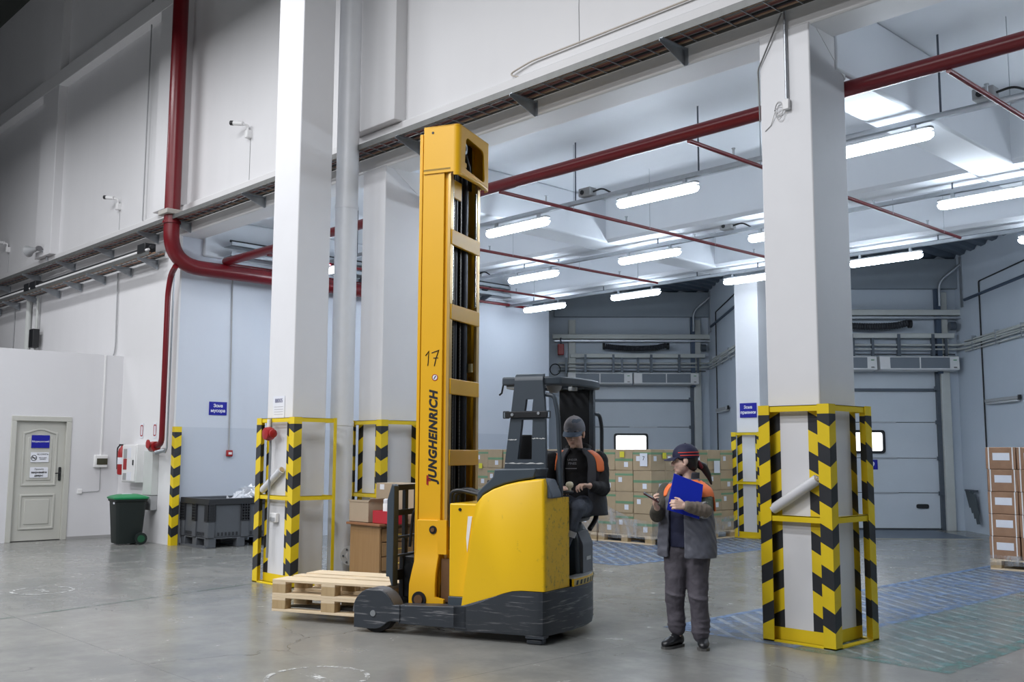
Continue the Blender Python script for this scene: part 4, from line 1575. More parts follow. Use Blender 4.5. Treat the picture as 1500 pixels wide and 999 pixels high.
# ------------------------------------------------------------------ desk with boxes
DX, DY = -9.05, 6.66       # near corner of the desk
t = thing('desk', 'brown wooden desk with a drawer pedestal behind the forks', 'desk', (DX - .29, DY + .62, 0))
MB().box(-.32, .32, -.64, .64, .725, .75).build('desktop', mat('brown_desktop', (.27, .12, .055), .35), t, bev=.004)
MB().box(-.29, .27, -.60, -.575, 0, .725).build('side_panel', DESKW, t, bev=.003)
MB().box(-.29, .27, .575, .60, 0, .725).build('side_panel', DESKW, t, bev=.003)
MB().box(-.29, -.27, -.575, .575, .25, .725).build('back_panel', DESKW, t)
MB().box(-.27, .255, -.575, -.10, .22, .715).build('pedestal', DESKW, t)
for i in range(3):
    d = MB().box(.255, .275, -.565, -.11, .24 + i * .157, .385 + i * .157).build('drawer', DESKW, t, bev=.004)
    MB().tube(fillet([(.275, -.39, .315 + i * .157), (.30, -.39, .315 + i * .157), (.30, -.29, .315 + i * .157), (.275, -.29, .315 + i * .157)], .01), .007, 6).build('handle', mat('yellow_handle', (.72, .50, .05), .35), d, 50)
t = thing('side_cabinet', 'brown side cabinet between the white downpipe and the desk', 'cabinet', (-9.93, 7.29, 0))
MB().box(-.24, .22, -.09, .09, 0, .72).build('body', DESKW, t, bev=.004)
MB().box(-.26, .24, -.11, .11, .72, .745).build('top', mat('brown_desktop', (.27, .12, .055)), t, bev=.004)
t = thing('cardboard_box', 'open pale cardboard box on the left end of the desk', 'box', (-9.50, 6.81, .751))
m = MB()
m.ring([(-.185, -.11), (.185, -.11), (.185, .11), (-.185, .11)], [(-.18, -.105), (.18, -.105), (.18, .105), (-.18, .105)], 'z', 0, .225)
m.box(-.185, .185, -.11, .11, 0, .005)
m.build('body', CARD2, t)
MB().prism([(-.185, .225), (.185, .225), (.20, .25), (-.20, .245)], 'y', -.115, -.11).build('flap', CARD2, t)
MB().prism([(.18, .225), (.185, .225), (.22, .265), (.215, .27)], 'y', -.11, .10).build('flap', CARD2, t)
t = thing('cardboard_box', 'large pale cardboard box with a white label at the back of the desk', 'box', (-9.17, 7.14, .751))
MB().box(-.375, .375, -.17, .17, 0, .435).build('body', CARD2, t, bev=.004)
MB().box(-.30, -.22, -.173, -.17, .36, .42).build('label', PAPER, t)
MB().box(.375, .378, -.12, -.02, .28, .38).build('label', PAPER, t)
t = thing('red_tray', 'red plastic tray box on the desk in front of the cardboard box', 'box', (-9.06, 6.81, .751))
m = MB()
m.ring([(-.19, -.10), (.19, -.10), (.19, .10), (-.19, .10)], [(-.18, -.09), (.18, -.09), (.18, .09), (-.18, .09)], 'z', 0, .14)
m.box(-.19, .19, -.10, .10, 0, .01)
m.build('body', mat('red_box_plastic', (.42, .012, .025), .3), t, bev=.006)
t = thing('white_canister', 'white plastic canister standing in the red tray', 'bottle', (-9.11, 6.81, .763))
MB().lathe([(.03, 0), (.05, .005), (.05, .20), (.042, .215), (.042, .25), (.02, .255)], 16).build('body', WHITEP, t, 40)
MB().lathe([(.044, .205), (.046, .21), (.046, .25), (.03, .258)], 16).build('cap', PAPER, t, 40)

# ================================================================== REACH TRUCK
# local x = towards the rear, y = away from the near side, z up
TY = mat('truck_yellow', (.83, .50, .006), .34, 0, .03, 3, dirt=((.33, .22, .03), 9, .68, .92))
TYM = mat('mast_yellow', (.80, .43, .010), .36, 0, .04, 3, dirt=((.42, .24, .03), 7, .66, .95))
TYE = mat('worn_rail_edge', (.62, .42, .16), .28, .45, .12, 8)
TDK = mat('truck_dark_grey', (.035, .042, .052), .42, 0, .12, 6, scratch=((.30, .30, .31), 3.0, .56, .74, (1.0, 1.0, 16)))
TGR = mat('truck_slate_grey', (.045, .062, .080), .42, 0, .08, 8)
TGW = mat('guard_slate_grey', (.042, .056, .072), .42, 0, .08, 8)
TBL = mat('truck_black', (.010, .011, .013), .4)
TRUB = mat('tyre_rubber', (.018, .018, .02), .6)
CHROME = mat('bright_rail_steel', (.70, .66, .58), .22, .9, .05)
RUST = mat('rusty_steel', (.16, .085, .04), .55, .4, .2, 20)

def bonnet_mat():
    t = NT('worn_bonnet_yellow')
    s = t.n('ShaderNodeSeparateXYZ')
    t.l(t.n('ShaderNodeTexCoord').outputs['Object'], s.inputs[0])
    c = t.mix(t.noise(3), (.82, .50, .005), (.86, .53, .008))
    c = t.mix(t.math('MULTIPLY', t.ramp(t.noise(16, 8, .7, stretch=(1, 1, .8)), .63, .74), .6), c, (.30, .20, .03))
    edge = t.math('MULTIPLY', t.ramp(s.outputs[0], .045, .10), t.ramp(t.noise(26, 8, .75, stretch=(1, 1, .7)), .54, .66))
    c = t.mix(t.math('MULTIPLY', edge, .75), c, (.07, .05, .02))
    t.base(c)
    t.rough(.34)
    return t.m


TYB = bonnet_mat()
tr = thing('reach_truck', 'yellow reach truck with a tall mast, carrying two pallets', 'forklift', TQ, TH)

# chassis: plan outline with a rounded bulging rear, top following a falling curve towards the front
plan = [(-.72, 0), (-.35, 0), (-.15, 0), (.02, 0), (.065, .012), (.088, .05), (.115, .15), (.15, .30), (.185, .45), (.205, .60), (.21, .75), (.195, .92), (.155, 1.06),
        (.09, 1.17), (.0, 1.235), (-.15, 1.24), (-.35, 1.24), (-.72, 1.24)]


def ztop(s):
    if s > -.12:
        return .42
    u = min(1, max(0, (s + .12) / (-.56)))
    return .42 - .155 * (u * u * (3 - 2 * u))


m = MB()
xs = []
for i in range(len(plan) - 1):
    a, b = plan[i], plan[i + 1]
    k = 8 if abs(a[0] - b[0]) > .18 else 2
    for j in range(k):
        xs.append((a[0] + (b[0] - a[0]) * j / k, a[1] + (b[1] - a[1]) * j / k))
xs.append(plan[-1])
cx, cy = -.2, .62
lo = [(x, y, .07) for x, y in xs]
lo2 = [(x if x < .1 else x - .0, y, .10) for x, y in xs]
hi = [(x, y, ztop(x)) for x, y in xs]
lo = [(cx + (x - cx) * .985, cy + (y - cy) * .98, .07) for x, y in xs]
m.loft([lo, lo2, hi])
m.build('chassis', TDK, tr, 35)
MB().box(-.085, .055, .03, .13, .0, .045).build('stabiliser_foot', TDK, tr, bev=.015)
MB().box(-.085, .075, .012, .12, .05, .072).build('foot_bracket', TDK, tr)
MB().cyl((-.10, .62, .17), (-.10, .80, .17), .17, n=24).build('drive_wheel', TRUB, tr, 40)

# load arms with wheel housings
for y0, y1, f in ((0.0, .16, 1), (1.08, 1.24, -1)):
    a = MB().prism([(-1.24, .09), (-.60, .085), (-.60, .268), (-1.24, .243)], 'y', y0, y1).build('load_arm', TDK, tr, bev=.006)
    arc = [(-1.475 + .205 * math.cos(t_), .170 + .205 * math.sin(t_)) for t_ in [R(20) + i * R(140) / 12 for i in range(13)]]
    low = [(-1.475 + .17 * math.cos(t_), .205 + .17 * math.sin(t_)) for t_ in [R(-95) + i * R(55) / 6 for i in range(7)]]
    poly = [(-1.665, .225), (-1.665, .038), (-1.50, .034)] + low + [(-1.31, .108), (-1.22, .108), (-1.22, .245), (-1.27, .245)] + arc
    yy0, yy1 = (y0 - .012, y0 + .03) if f == 1 else (y1 - .03, y1 + .012)
    MB().prism(poly, 'y', yy0, yy1).build('wheel_housing', TDK, tr, bev=.004)
    m = MB()
    o_ = [(-1.475 + .21 * math.cos(t_), .165 + .21 * math.sin(t_)) for t_ in [i * PI / 14 for i in range(15)]]
    i_ = [(-1.475 + .195 * math.cos(t_), .165 + .195 * math.sin(t_)) for t_ in [i * PI / 14 for i in range(15)]]
    m.prism(o_ + i_[::-1], 'y', min(y0, y1) + .0, max(y0, y1))
    m.build('wheel_arch', mat('worn_arch_grey', (.12, .12, .125), .5, 0, .2, 9), tr, 35)
    w = MB().cyl((-1.475, y0 + .035, .165), (-1.475, y1 - .02, .165), .165, n=30).build('load_wheel', TRUB, tr, 40)
    yh = y0 - .012 if f == 1 else y1 + .012
    MB().cyl((-1.475, yh, .165), (-1.475, yh - .008 * f, .165), .026, n=14).build('axle_bolt', STEELG, w, 40)

# mast
NM0, NM1 = .27, .95
for y0, y1, nm in ((NM0, NM0 + .045, 'mast_rail'), (NM1 - .045, NM1, 'mast_rail')):
    MB().box(-1.20, -.985, y0, y1, .24, 4.45).build(nm, TYM, tr, bev=.004)
    MB().box(-1.235, -1.205, y0 - .004, y1 + .02, .26, 4.44).build('rail_flange', TYM, tr, bev=.003)
    q0, q1 = (y0 + .015, y0 + .075) if y0 < .5 else (y1 - .075, y1 - .015)
    MB().box(-.955, -.925, q0, q1, .40, 4.10).build('inner_rail', TYE, tr, bev=.004)
    MB().box(-.99, -.955, q0 + .015, q1 - .0, .40, 4.10).build('rail_gap', TYM, tr)
    MB().box(-.945, -.930, (q1 + .002) if y0 < .5 else (q0 - .02), (q1 + .02) if y0 < .5 else (q0 - .002), 2.9, 4.0).build('wear_strip', CHROME, tr)
for z in (.55, 1.42, 2.05, 2.72, 3.40):
    MB().box(-.945, -.915, NM0 + .03, NM1 - .03, z, z + .14).build('mast_crossbar', TYM if z > 2 else TYM, tr, bev=.006)
MB().box(-1.10, -1.06, NM0 + .045, NM1 - .045, .3, 4.3).build('mast_shade_panel', mat('mast_shadow_black', (.012, .012, .013), .6), tr)  # black sheet that paints in the shade between the mast rails
for y, r, nm, mt in ((.56, .034, 'lift_cylinder', TBL), (.745, .055, 'lift_cylinder', mat('oily_cylinder', (.03, .033, .04), .25, .4)), (.46, .032, 'lift_cylinder', TBL)):
    MB().cyl((-1.02, y, .4), (-1.02, y, 4.15), r, n=14).build(nm, mt, tr, 50)
for y in (.50, .64):
    m = MB()
    for i in range(110):
        z = .5 + i * .033
        m.box(-1.0, -.985, y - .013, y + .013, z, z + .029)
    m.build('lift_chain', mat('greasy_chain', (.05, .042, .03), .4, .6), tr)
MB().box(-1.0, -.97, .40, .42, .5, 4.0).build('hose_guide', TYM, tr)
MB().cyl((-.96, .80, 2.28), (-.96, .80, 2.36), .03, n=10).build('hose_coupling', mat('brass', (.4, .33, .16), .3, .8), tr, 40)
# mast head: rounded box with an opening in its rear face
H0, H1 = 4.03, 4.50
ot = round_poly([(-1.20, NM0 - .012), (-.835, NM0 - .012), (-.835, NM1 + .012), (-1.20, NM1 + .012)], .055, 5)
m = MB()
m.prism(ot, 'z', H1 - .012, H1)
m.box(-1.19, -.89, NM0 - .012, NM0 + .01, 4.06, H1)
m.box(-1.19, -.89, NM1 - .01, NM1 + .012, 4.06, H1)
cr = [( -.89 + .055 * math.sin(i * PI / 12), NM0 + .043 - .055 * math.cos(i * PI / 12)) for i in range(7)]
ci = [( -.89 + .040 * math.sin(i * PI / 12), NM0 + .043 - .040 * math.cos(i * PI / 12)) for i in range(7)]
m.prism(cr + ci[::-1], 'z', H0, H1)
cr2 = [(p[0], NM0 + NM1 - p[1]) for p in cr]
ci2 = [(p[0], NM0 + NM1 - p[1]) for p in ci]
m.prism(cr2 + ci2[::-1], 'z', H0, H1)
m.build('mast_head', TYM, tr, 35)
m = MB()
outer = round_poly([(NM0 + .043, H0), (NM1 - .043, H0), (NM1 - .043, H1), (NM0 + .043, H1)], .003)
inner = round_poly([(NM0 + .11, H0 + .085), (NM1 - .11, H0 + .055), (NM1 - .14, H1 - .11), (NM0 + .14, H1 - .08)], .06)
m.ring(outer, inner, 'x', -.850, -.835)
m.build('head_face', TYM, tr)
MB().tube([(-.855, NM0 + .04, H0 + .02), (-.80, (NM0 + NM1) / 2, H0 - .005), (-.855, NM1 - .04, H0 + .02)], .022, 8).build('head_lip', TYM, tr, 60)
MB().box(-1.18, -1.0, NM0 + .05, NM1 - .05, 4.04, 4.47).build('head_shade_box', mat('mast_shadow_black', (.012, .012, .013)), tr)  # black box, its colour stands in for the shade inside the head opening
MB().box(-.975, -.955, .40, .58, 3.86, 4.03).build('mast_plate', TYM, tr, bev=.004)
MB().tube([(-.93, .60, 4.30), (-.92, .66, 4.2), (-.93, .70, 4.06)], .018, 8).build('head_hose', TBL, tr, 60)
MB().cyl((-.90, .44, 4.32), (-.86, .44, 4.32), .055, n=18).build('pulley', STEELG, tr, 40)
MB().cyl((-.90, .44, 4.32), (-.855, .44, 4.32), .028, n=14).build('pulley_hub', TBL, tr, 40)
MB().box(-.92, -.88, .38, .52, 4.16, 4.20).build('pulley_bracket', TYM, tr)
MB().box(-1.19, -.92, NM0 - .014, NM0 - .010, 4.085, 4.10).build('head_seam', mat('dark_yellow_line', (.30, .18, .01), .5), tr)
MB().cyl((-1.10, NM0 - .016, 4.44), (-1.10, NM0 - .006, 4.44), .012, n=8).build('head_bolt', TBL, tr)

# foot of the mast: bent yellow side plates carrying the rollers
for f, yo in ((1, .20), (-1, 1.02)):
    m = MB()
    rg = []
    for z, s0, s1, y in ((.235, -1.24, -.90, 0), (.285, -1.24, -.905, 0), (.30, -1.24, -.985, 0), (.40, -1.238, -.985, 0), (.50, -1.222, -.985, .012 * f), (.60, -1.207, -.98, .035 * f),
                         (.70, -1.200, -.97, .055 * f), (.80, -1.198, -.95, .062 * f), (.95, -1.198, -.93, .062 * f)):
        rg.append([(s0, yo + y - .02, z), (s1, yo + y - .02, z), (s1, yo + y + .02, z), (s0, yo + y + .02, z)])
    m.loft(rg)
    m.build('mast_foot', TYM, tr, bev=.006)
    MB().prism([(-.985, .66), (-.90, .66), (-.90, .95), (-.985, .95)], 'y', yo + .02 * f, yo + .06 * f).build('foot_web', TYM, tr)
    ro = MB().cyl((-1.135, yo - .03 * f, .275), (-1.135, yo + .05 * f, .275), .068, n=20).build('guide_roller', TBL, tr, 40)
    MB().cyl((-1.135, yo - .045 * f, .275), (-1.135, yo - .03 * f, .275), .040, n=16).build('roller_hub', RUST, ro, 40)
MB().cyl((-1.04, .235, .865), (-1.04, .275, .865), .036, n=16).build('pivot_bolt', TBL, tr, 40)
MB().cyl((-1.04, .225, .865), (-1.04, .24, .865), .018, n=12).build('pivot_nut', RUST, tr, 40)
MB().box(-.96, -.84, .25, .33, .255, .62).build('reach_slide', RUST, tr)

# writing on the mast
text('lettering', 'JUNGHEINRICH', .108, INK, tr, frame((-1.063, NM0 - .0015, 1.675), (0, 0, 1), (-1, 0, 0)), sx=.98, shear=.25, offset=.005, space=1.10)
MB().prism([(-1.125, 1.255), (-1.105, 1.245), (-1.105, 1.335), (-1.125, 1.335)], 'y', NM0 - .003, NM0).build('red_mark', REDB, tr)
MB().prism([(-1.125, 1.285), (-1.085, 1.285), (-1.085, 1.302), (-1.125, 1.302)], 'y', NM0 - .003, NM0).build('red_mark', REDB, tr)
hw = MB()
hw.tube([(-1.150, NM0 - .002, 2.395), (-1.118, NM0 - .002, 2.435), (-1.124, NM0 - .002, 2.33), (-1.128, NM0 - .002, 2.305)], .0045, 5)
hw.tube([(-1.090, NM0 - .002, 2.418), (-1.020, NM0 - .002, 2.440), (-1.045, NM0 - .002, 2.37), (-1.062, NM0 - .002, 2.30)], .0045, 5)
hw.tube([(-1.072, NM0 - .002, 2.372), (-1.026, NM0 - .002, 2.372)], .004, 5)
hw.build('handwritten_seventeen', INK, tr)
lab = MB().cyl((-1.055, NM0 - .002, 2.198), (-1.055, NM0 - .0005, 2.198), .030, n=20).build('round_label', PAPER, tr)
MB().ring([(-1.055 + .030 * math.cos(a * PI / 10), 2.198 + .030 * math.sin(a * PI / 10)) for a in range(20)],
          [(-1.055 + .023 * math.cos(a * PI / 10), 2.198 + .023 * math.sin(a * PI / 10)) for a in range(20)], 'y', NM0 - .003, NM0 - .002).build('red_ring', REDB, lab)
MB().prism([(-1.068, 2.185), (-1.060, 2.182), (-1.042, 2.210), (-1.05, 2.214)], 'y', NM0 - .003, NM0 - .002).build('mark', INK, lab)

# fork carriage, backrest and forks
for y in (.16, .40, .62, .84, 1.08):
    if y in (.16, 1.08):
        MB().prism([(-1.40, .46), (-1.375, .38), (-1.36, .38), (-1.36, 1.24), (-1.385, 1.26), (-1.43, 1.12), (-1.43, .46)], 'y', y - .045, y + .045).build('backrest_post', TGR, tr, bev=.006)
    else:
        MB().box(-1.42, -1.385, y - .028, y + .028, .40, 1.24).build('backrest_bar', TBL, tr, bev=.004)
for z, hgt_ in ((1.20, .05), (.98, .05), (.78, .02), (.62, .02), (.42, .09)):
    MB().box(-1.40, -1.37, .15, 1.09, z, z + hgt_).build('backrest_rail', TBL if hgt_ > .03 else STEELD, tr, bev=.003)
MB().box(-1.39, -1.26, .34, .90, .26, .62).build('carriage', TBL, tr, bev=.01)
MB().cyl((-1.30, .33, .5), (-1.30, .40, .5), .07, n=16).build('carriage_roller', TBL, tr, 40)
for y in (.38, .86):
    MB().prism([(-1.37, .62), (-1.41, .62), (-1.415, .16), (-2.58, .115), (-2.58, .107), (-1.40, .107), (-1.37, .16)], 'y', y - .06, y + .06).build('fork', TBL, tr, bev=.004)
MB().tube(fillet([(-1.24, .36, 1.05), (-1.30, .36, 1.0), (-1.33, .36, .7)], .06), .014, 7).build('hose', TBL, tr, 60)

# battery box beside the mast, hoses on top
MB().box(-.815, -.50, .10, 1.14, .325, 1.105).build('battery_box', TY, tr, bev=.012)
MB().box(-.820, -.67, .095, .30, .25, .33).build('battery_foot', TGR, tr, bev=.006)
MB().cyl((-.715, .094, 1.055), (-.715, .105, 1.055), .014, n=10).build('lock_hole', TBL, tr)
MB().prism([(-.655, .82), (-.64, 1.0), (-.60, 1.0), (-.605, .98), (-.645, .70)], 'y', .096, .100).build('label_strip', PAPER, tr)
for k_, (y, zt) in enumerate(((.22, 1.215), (.30, 1.20), (.38, 1.22))):
    MB().tube(fillet([(-.86, y, .9), (-.86, y, zt - .02), (-.78, y, zt), (-.56, y, 1.17)], .07), .018, 8).build('hose', TBL, tr, 60)

# bonnet
prof = [(-.655, .272), (-.575, .82), (-.535, 1.11), (-.47, 1.185), (-.38, 1.237), (-.27, 1.275), (-.148, 1.302), (0, 1.322), (.075, 1.325), (.085, 1.27), (.088, .424), (-.12, .424)]
curve = [(s_, ztop(s_) + .004) for s_ in (-.20, -.28, -.36, -.44, -.52, -.60)]
full = prof + curve
cs_, cz_ = -.23, .75
rings = []
for n_, ins in ((.012, .045), (.016, .026), (.026, .011), (.045, .003), (.055, .0), (.07, 0), (.20, 0), (.30, 0), (.325, .0), (.335, 0), (.42, 0)):
    rg = []
    for s_, z in full:
        zz = cz_ + (z - cz_) * (1 - ins * .8) if z > .45 else z
        ss = cs_ + (s_ - cs_) * (1 - ins * 1.6) if s_ > .05 else s_
        if n_ > .06 and s_ > -.03:
            zz = min(zz, 1.165 + .0004 * z)
        elif n_ > .33:
            zz = min(zz, 1.175 + .0004 * z)
        if s_ > .02:
            ss += .17 * max(0, n_ - .05)
        rg.append((ss, n_, zz))
    rings.append(rg)
m = MB()
m.loft(rings)
m.build('bonnet', TYB, tr, 38)
m = MB()
m.prism([(-.535, 1.115), (-.47, 1.192), (-.38, 1.244), (-.27, 1.282), (-.148, 1.309), (-.02, 1.33), (.0, 1.41), (-.375, 1.40), (-.39, 1.335), (-.53, 1.205)], 'y', .035, .34)
m.build('bonnet_trim', TGR, tr, bev=.012)
m = MB()
m.prism([(-.06, 1.335), (.075, 1.315), (.125, 1.20), (.13, 1.165), (-.06, 1.16)], 'y', .06, .30)
m.build('trim_wedge', mat('trim_blue_grey', (.07, .09, .12), .4), tr, bev=.012)
# compartment: floor, walls, step edge with hazard stripes
inner = [(x, y) for x, y in plan if True]
MB().box(-.55, .10, .46, 1.20, .40, .44).build('compartment_floor', TBL, tr)
MB().box(-.56, -.50, .30, 1.22, .40, 1.30).build('front_wall', TBL, tr, bev=.01)
MB().box(-.52, -.02, .30, .50, .44, 1.12).build('console_base', TBL, tr, bev=.02)
MB().box(-.58, .0, 1.16, 1.235, .40, 1.20).build('far_wall', TBL, tr, bev=.02)
edge = [(x, y) for x, y in xs if y > .40 and x > -.02]


def band(off, z0, z1, name, mt, thick=.006, pts=None, par=None):
    m = MB()
    pts = pts or edge
    o_ = [(x + off, y) for x, y in pts]
    i_ = [(x + off - thick, y) for x, y in pts]
    m.prism(o_ + i_[::-1], 'z', z0, z1)
    return m.build(name, mt, par or tr)


band(-.002, .42, .482, 'step_edge', TY, .02)
bd = band(.003, .428, .470, 'hazard_strip', mat('pale_yellow_strip', (.62, .52, .20), .4), .004)
for i in range(0, len(edge) - 2):
    a, b = Vector((*edge[i], 0)), Vector((*edge[i + 1], 0))
    c_ = (a + b) / 2
    d_ = (b - a).normalized()
    n_ = Vector((d_.y, -d_.x, 0))
    p1, p2 = c_ - d_ * .017 + n_ * .004 + Vector((.004, 0, 0)), c_ + d_ * .017 + n_ * .004 + Vector((.004, 0, 0))
    MB().add([(p1.x, p1.y, .431), (p2.x, p2.y, .431), (p2.x, p2.y + .02, .467), (p1.x, p1.y + .02, .467)], [(0, 1, 2, 3)]).build('black_block', TBL, bd)
pl = [(x - .004, y) for x, y in edge]
MB().prism(pl + [(x - .10, y) for x, y in pl[::-1]], 'z', .480, .492).build('step_plate', mat('pale_step_plate', (.45, .46, .47), .35, .4), tr)
# seat
m = MB()
m.prism(round_poly([(-.34, .44), (.13, .44), (.12, .80), (.04, .93), (-.30, .93)], .05), 'y', .74, 1.10)
m.build('seat_base', TGR, tr, bev=.03, seg=3)
MB().prism(round_poly([(.02, .46), (.155, .46), (.155, .74), (.10, .86)], .02), 'y', .78, 1.06).build('seat_side_cover', mat('cover_grey', (.12, .13, .15), .45), tr, bev=.015)
MB().box(.158, .162, .86, .98, .60, .63).build('cover_label', mat('label_grey', (.45, .46, .48), .4), tr)
MB().box(-.36, .12, .72, 1.12, .925, .99).build('seat_cushion', TBL, tr, bev=.03, seg=3)
MB().prism(round_poly([(1.06, .96), (1.14, .96), (1.20, 1.55), (1.12, 1.56)], .03), 'x', -.36, .14).build('seat_back', TBL, tr, bev=.03, seg=3)
MB().tube(fillet([(.16, .95, .86), (.19, 1.06, .95), (.17, 1.12, 1.25)], .06), .022, 8).build('seat_arm', TBL, tr, 60)
# controls
MB().box(-.30, .12, .40, .58, 1.06, 1.15).build('control_console', TBL, tr, bev=.03, seg=3)
sw = MB()
sw.tube([(.02 + .125 * math.cos(a * PI / 12), .50 + .125 * math.sin(a * PI / 12), 1.205) for a in range(25)], .014, 8)
sw.box(-.10, .14, .488, .512, 1.198, 1.210)
sw.cyl((.02, .50, 1.14), (.02, .50, 1.21), .03, n=12)
sw.build('steering_wheel', TBL, tr, 50)
MB().lathe([(.012, 0), (.014, .03), (.030, .045), (.034, .065), (.026, .082), (.008, .088)], 14, Matrix.Translation((.138, .470, 1.205))).build('steering_knob', CREAM, tr, 60)
MB().box(-.345, -.20, .44, .50, 1.40, 1.69).build('dark_backing_box', TBL, tr, bev=.01)  # black box on an arm, added so the guard post slot looks dark
MB().box(-.29, -.26, .46, .48, 1.06, 1.42).build('dark_backing_arm', TBL, tr)
MB().box(-.17, -.06, .42, .43, 1.15, 1.22).build('control_lever', TBL, tr)
# overhead guard
ou = [(-.385, 1.375), (-.004, 1.380), (-.012, 1.785), (-.035, 2.19), (-.285, 2.195), (-.332, 1.787)]
m = MB()


def loc_ring(o_, i_):
    m.ring(o_, i_, 'y', .27, .315)


# plate with two slots: built as bands
m.prism([(-.385, 1.375), (-.004, 1.380), (-.007, 1.48), (-.374, 1.48)], 'y', .27, .315)
m.prism([(-.374, 1.48), (-.262, 1.48), (-.222, 1.815), (-.330, 1.815)], 'y', .27, .315)
m.prism([(-.132, 1.48), (-.007, 1.48), (-.012, 1.815), (-.124, 1.815)], 'y', .27, .315)
m.prism([(-.330, 1.815), (-.012, 1.815), (-.014, 1.89), (-.320, 1.89)], 'y', .27, .315)
m.prism([(-.320, 1.89), (-.200, 1.89), (-.185, 1.99), (-.308, 1.99)], 'y', .27, .315)
m.prism([(-.130, 1.89), (-.014, 1.89), (-.020, 1.99), (-.118, 1.99)], 'y', .27, .315)
m.prism([(-.308, 1.99), (-.185, 1.99), (-.118, 1.99), (-.020, 1.99), (-.033, 2.15), (-.288, 2.15)], 'y', .27, .315)
m.build('guard_post', TGW, tr, 30)
m = MB()
rr = []
for i in range(7):
    a = i * PI / 12
    rr.append((.27 + .06 * (1 - math.cos(a)), 2.15 + .06 * math.sin(a)))
m.prism(rr + [(.33, 2.165), (.315, 2.15)], 'x', -.290, -.033)
m.build('guard_bend', TGW, tr, 40)
cb = MB().prism(round_poly([(-.372, 1.832), (.018, 1.832), (.018, 1.885), (-.372, 1.885)], .012), 'y', .245, .268).build('guard_crossbar', TBL, tr, bev=.004)
for s_, z in ((-.30, 1.858), (-.06, 1.868)):
    MB().cyl((s_, .235, z), (s_, .246, z), .013, n=8).build('bolt', STEELG, cb)
for s_ in (-.365, .012):
    MB().ring(round_poly([(s_ - .03, 1.825), (s_ + .03, 1.825), (s_ + .03, 1.89), (s_ - .03, 1.89)], .008), round_poly([(s_ - .02, 1.835), (s_ + .02, 1.835), (s_ + .02, 1.88), (s_ - .02, 1.88)], .006), 'y', .262, .270).build('bracket_eye', TGW, cb)
SCR = mat('scraped_paint_white', (.55, .56, .56), .6, 0, .2, 40)
rnd = random.Random(9)
for z, s0, s1 in ((1.645, -.35, -.27), (1.655, -.13, -.01), (1.445, -.375, -.02)):
    m = MB()
    n_ = 14
    up = [(s0 + (s1 - s0) * i / n_, z + rnd.uniform(.000, .009)) for i in range(n_ + 1)]
    dn_ = [(s0 + (s1 - s0) * i / n_, z - rnd.uniform(.000, .006)) for i in range(n_ + 1)]
    m.prism(up + dn_[::-1], 'y', .268, .270)
    m.build('paint_scrape', SCR, tr)
# roof plate: bowed slab with open bars
roof = [(-.43, .36), (-.42, .30), (-.035, .30), (.10, .36), (.19, .55), (.235, .80), (.235, 1.02), (.19, 1.18), (-.10, 1.20), (-.36, 1.18), (-.44, .90), (-.46, .60)]
ri = [(-.36, .42), (-.30, .40), (-.10, .40), (.0, .45), (.08, .60), (.12, .80), (.11, .98), (.06, 1.08), (-.10, 1.10), (-.28, 1.08), (-.34, .90), (-.37, .62)]
MB().ring(roof, ri, 'z', 2.115, 2.185).build('overhead_guard', TGW, tr, bev=.014, seg=3)
for i in range(5):
    MB().box(-.36 + i * .09, -.32 + i * .09, .40, 1.10, 2.13, 2.165).build('roof_bar', TGW, tr, bev=.006)
MB().box(-.40, -.28, .34, .50, 2.085, 2.115).build('work_light', mat('pale_lamp_glass', (.5, .53, .55), .2), tr, bev=.01)
MB().lathe([(.03, 0), (.06, .03), (.07, .06)], 14, Matrix.Translation((-.02, .52, 2.055))).build('dome_lamp', mat('dome_grey', (.35, .36, .37), .4), tr, 40)
MB().box(.06, .13, .66, .72, 2.08, 2.115).build('roof_lamp', mat('pale_lamp_glass', (.5, .53, .55)), tr, bev=.006)
MB().tube([(-.42, .33, 2.12), (-.43, .32, 2.05), (-.45, .31, 2.03)], .008, 6).build('cable_end', TBL, tr)
# rear post and rails
MB().box(-.20, .10, 1.155, 1.205, 1.15, 2.12).build('rear_post', mat('dark_rear_panel', (.012, .014, .018), .35), tr, bev=.012)
MB().box(.095, .14, 1.14, 1.21, 1.05, 2.13).build('rear_post_edge', TGW, tr, bev=.012)
MB().tube(fillet([(-.02, .325, 2.03), (.05, .325, 2.02), (.085, .33, 1.86), (.105, .35, 1.12)], .10, 8), .019, 10).build('grab_rail', TGW, tr, 60)
MB().tube(fillet([(.13, 1.19, 1.90), (.16, 1.27, 1.89), (.17, 1.30, 1.78), (.17, 1.30, 1.25), (.15, 1.2, 1.15)], .07, 6), .018, 10).build('grab_rail', TGW, tr, 60)
GLASS = NT('scratched_windscreen')
GLASS.base((.8, .85, .9))
GLASS.rough(.15)
GLASS.b.inputs['Alpha'].default_value = .28
GLASS = GLASS.m
MB().prism([(-.545, 1.12), (-.39, 1.33), (-.392, 1.375), (-.50, 1.26), (-.56, 1.14)], 'y', .40, .41).build('windscreen', GLASS, tr)

# ================================================================== PEOPLE
_tex = bpy.data.textures.new('cloth_folds', 'CLOUDS')
_tex.noise_scale = .085
_tex.noise_depth = 2


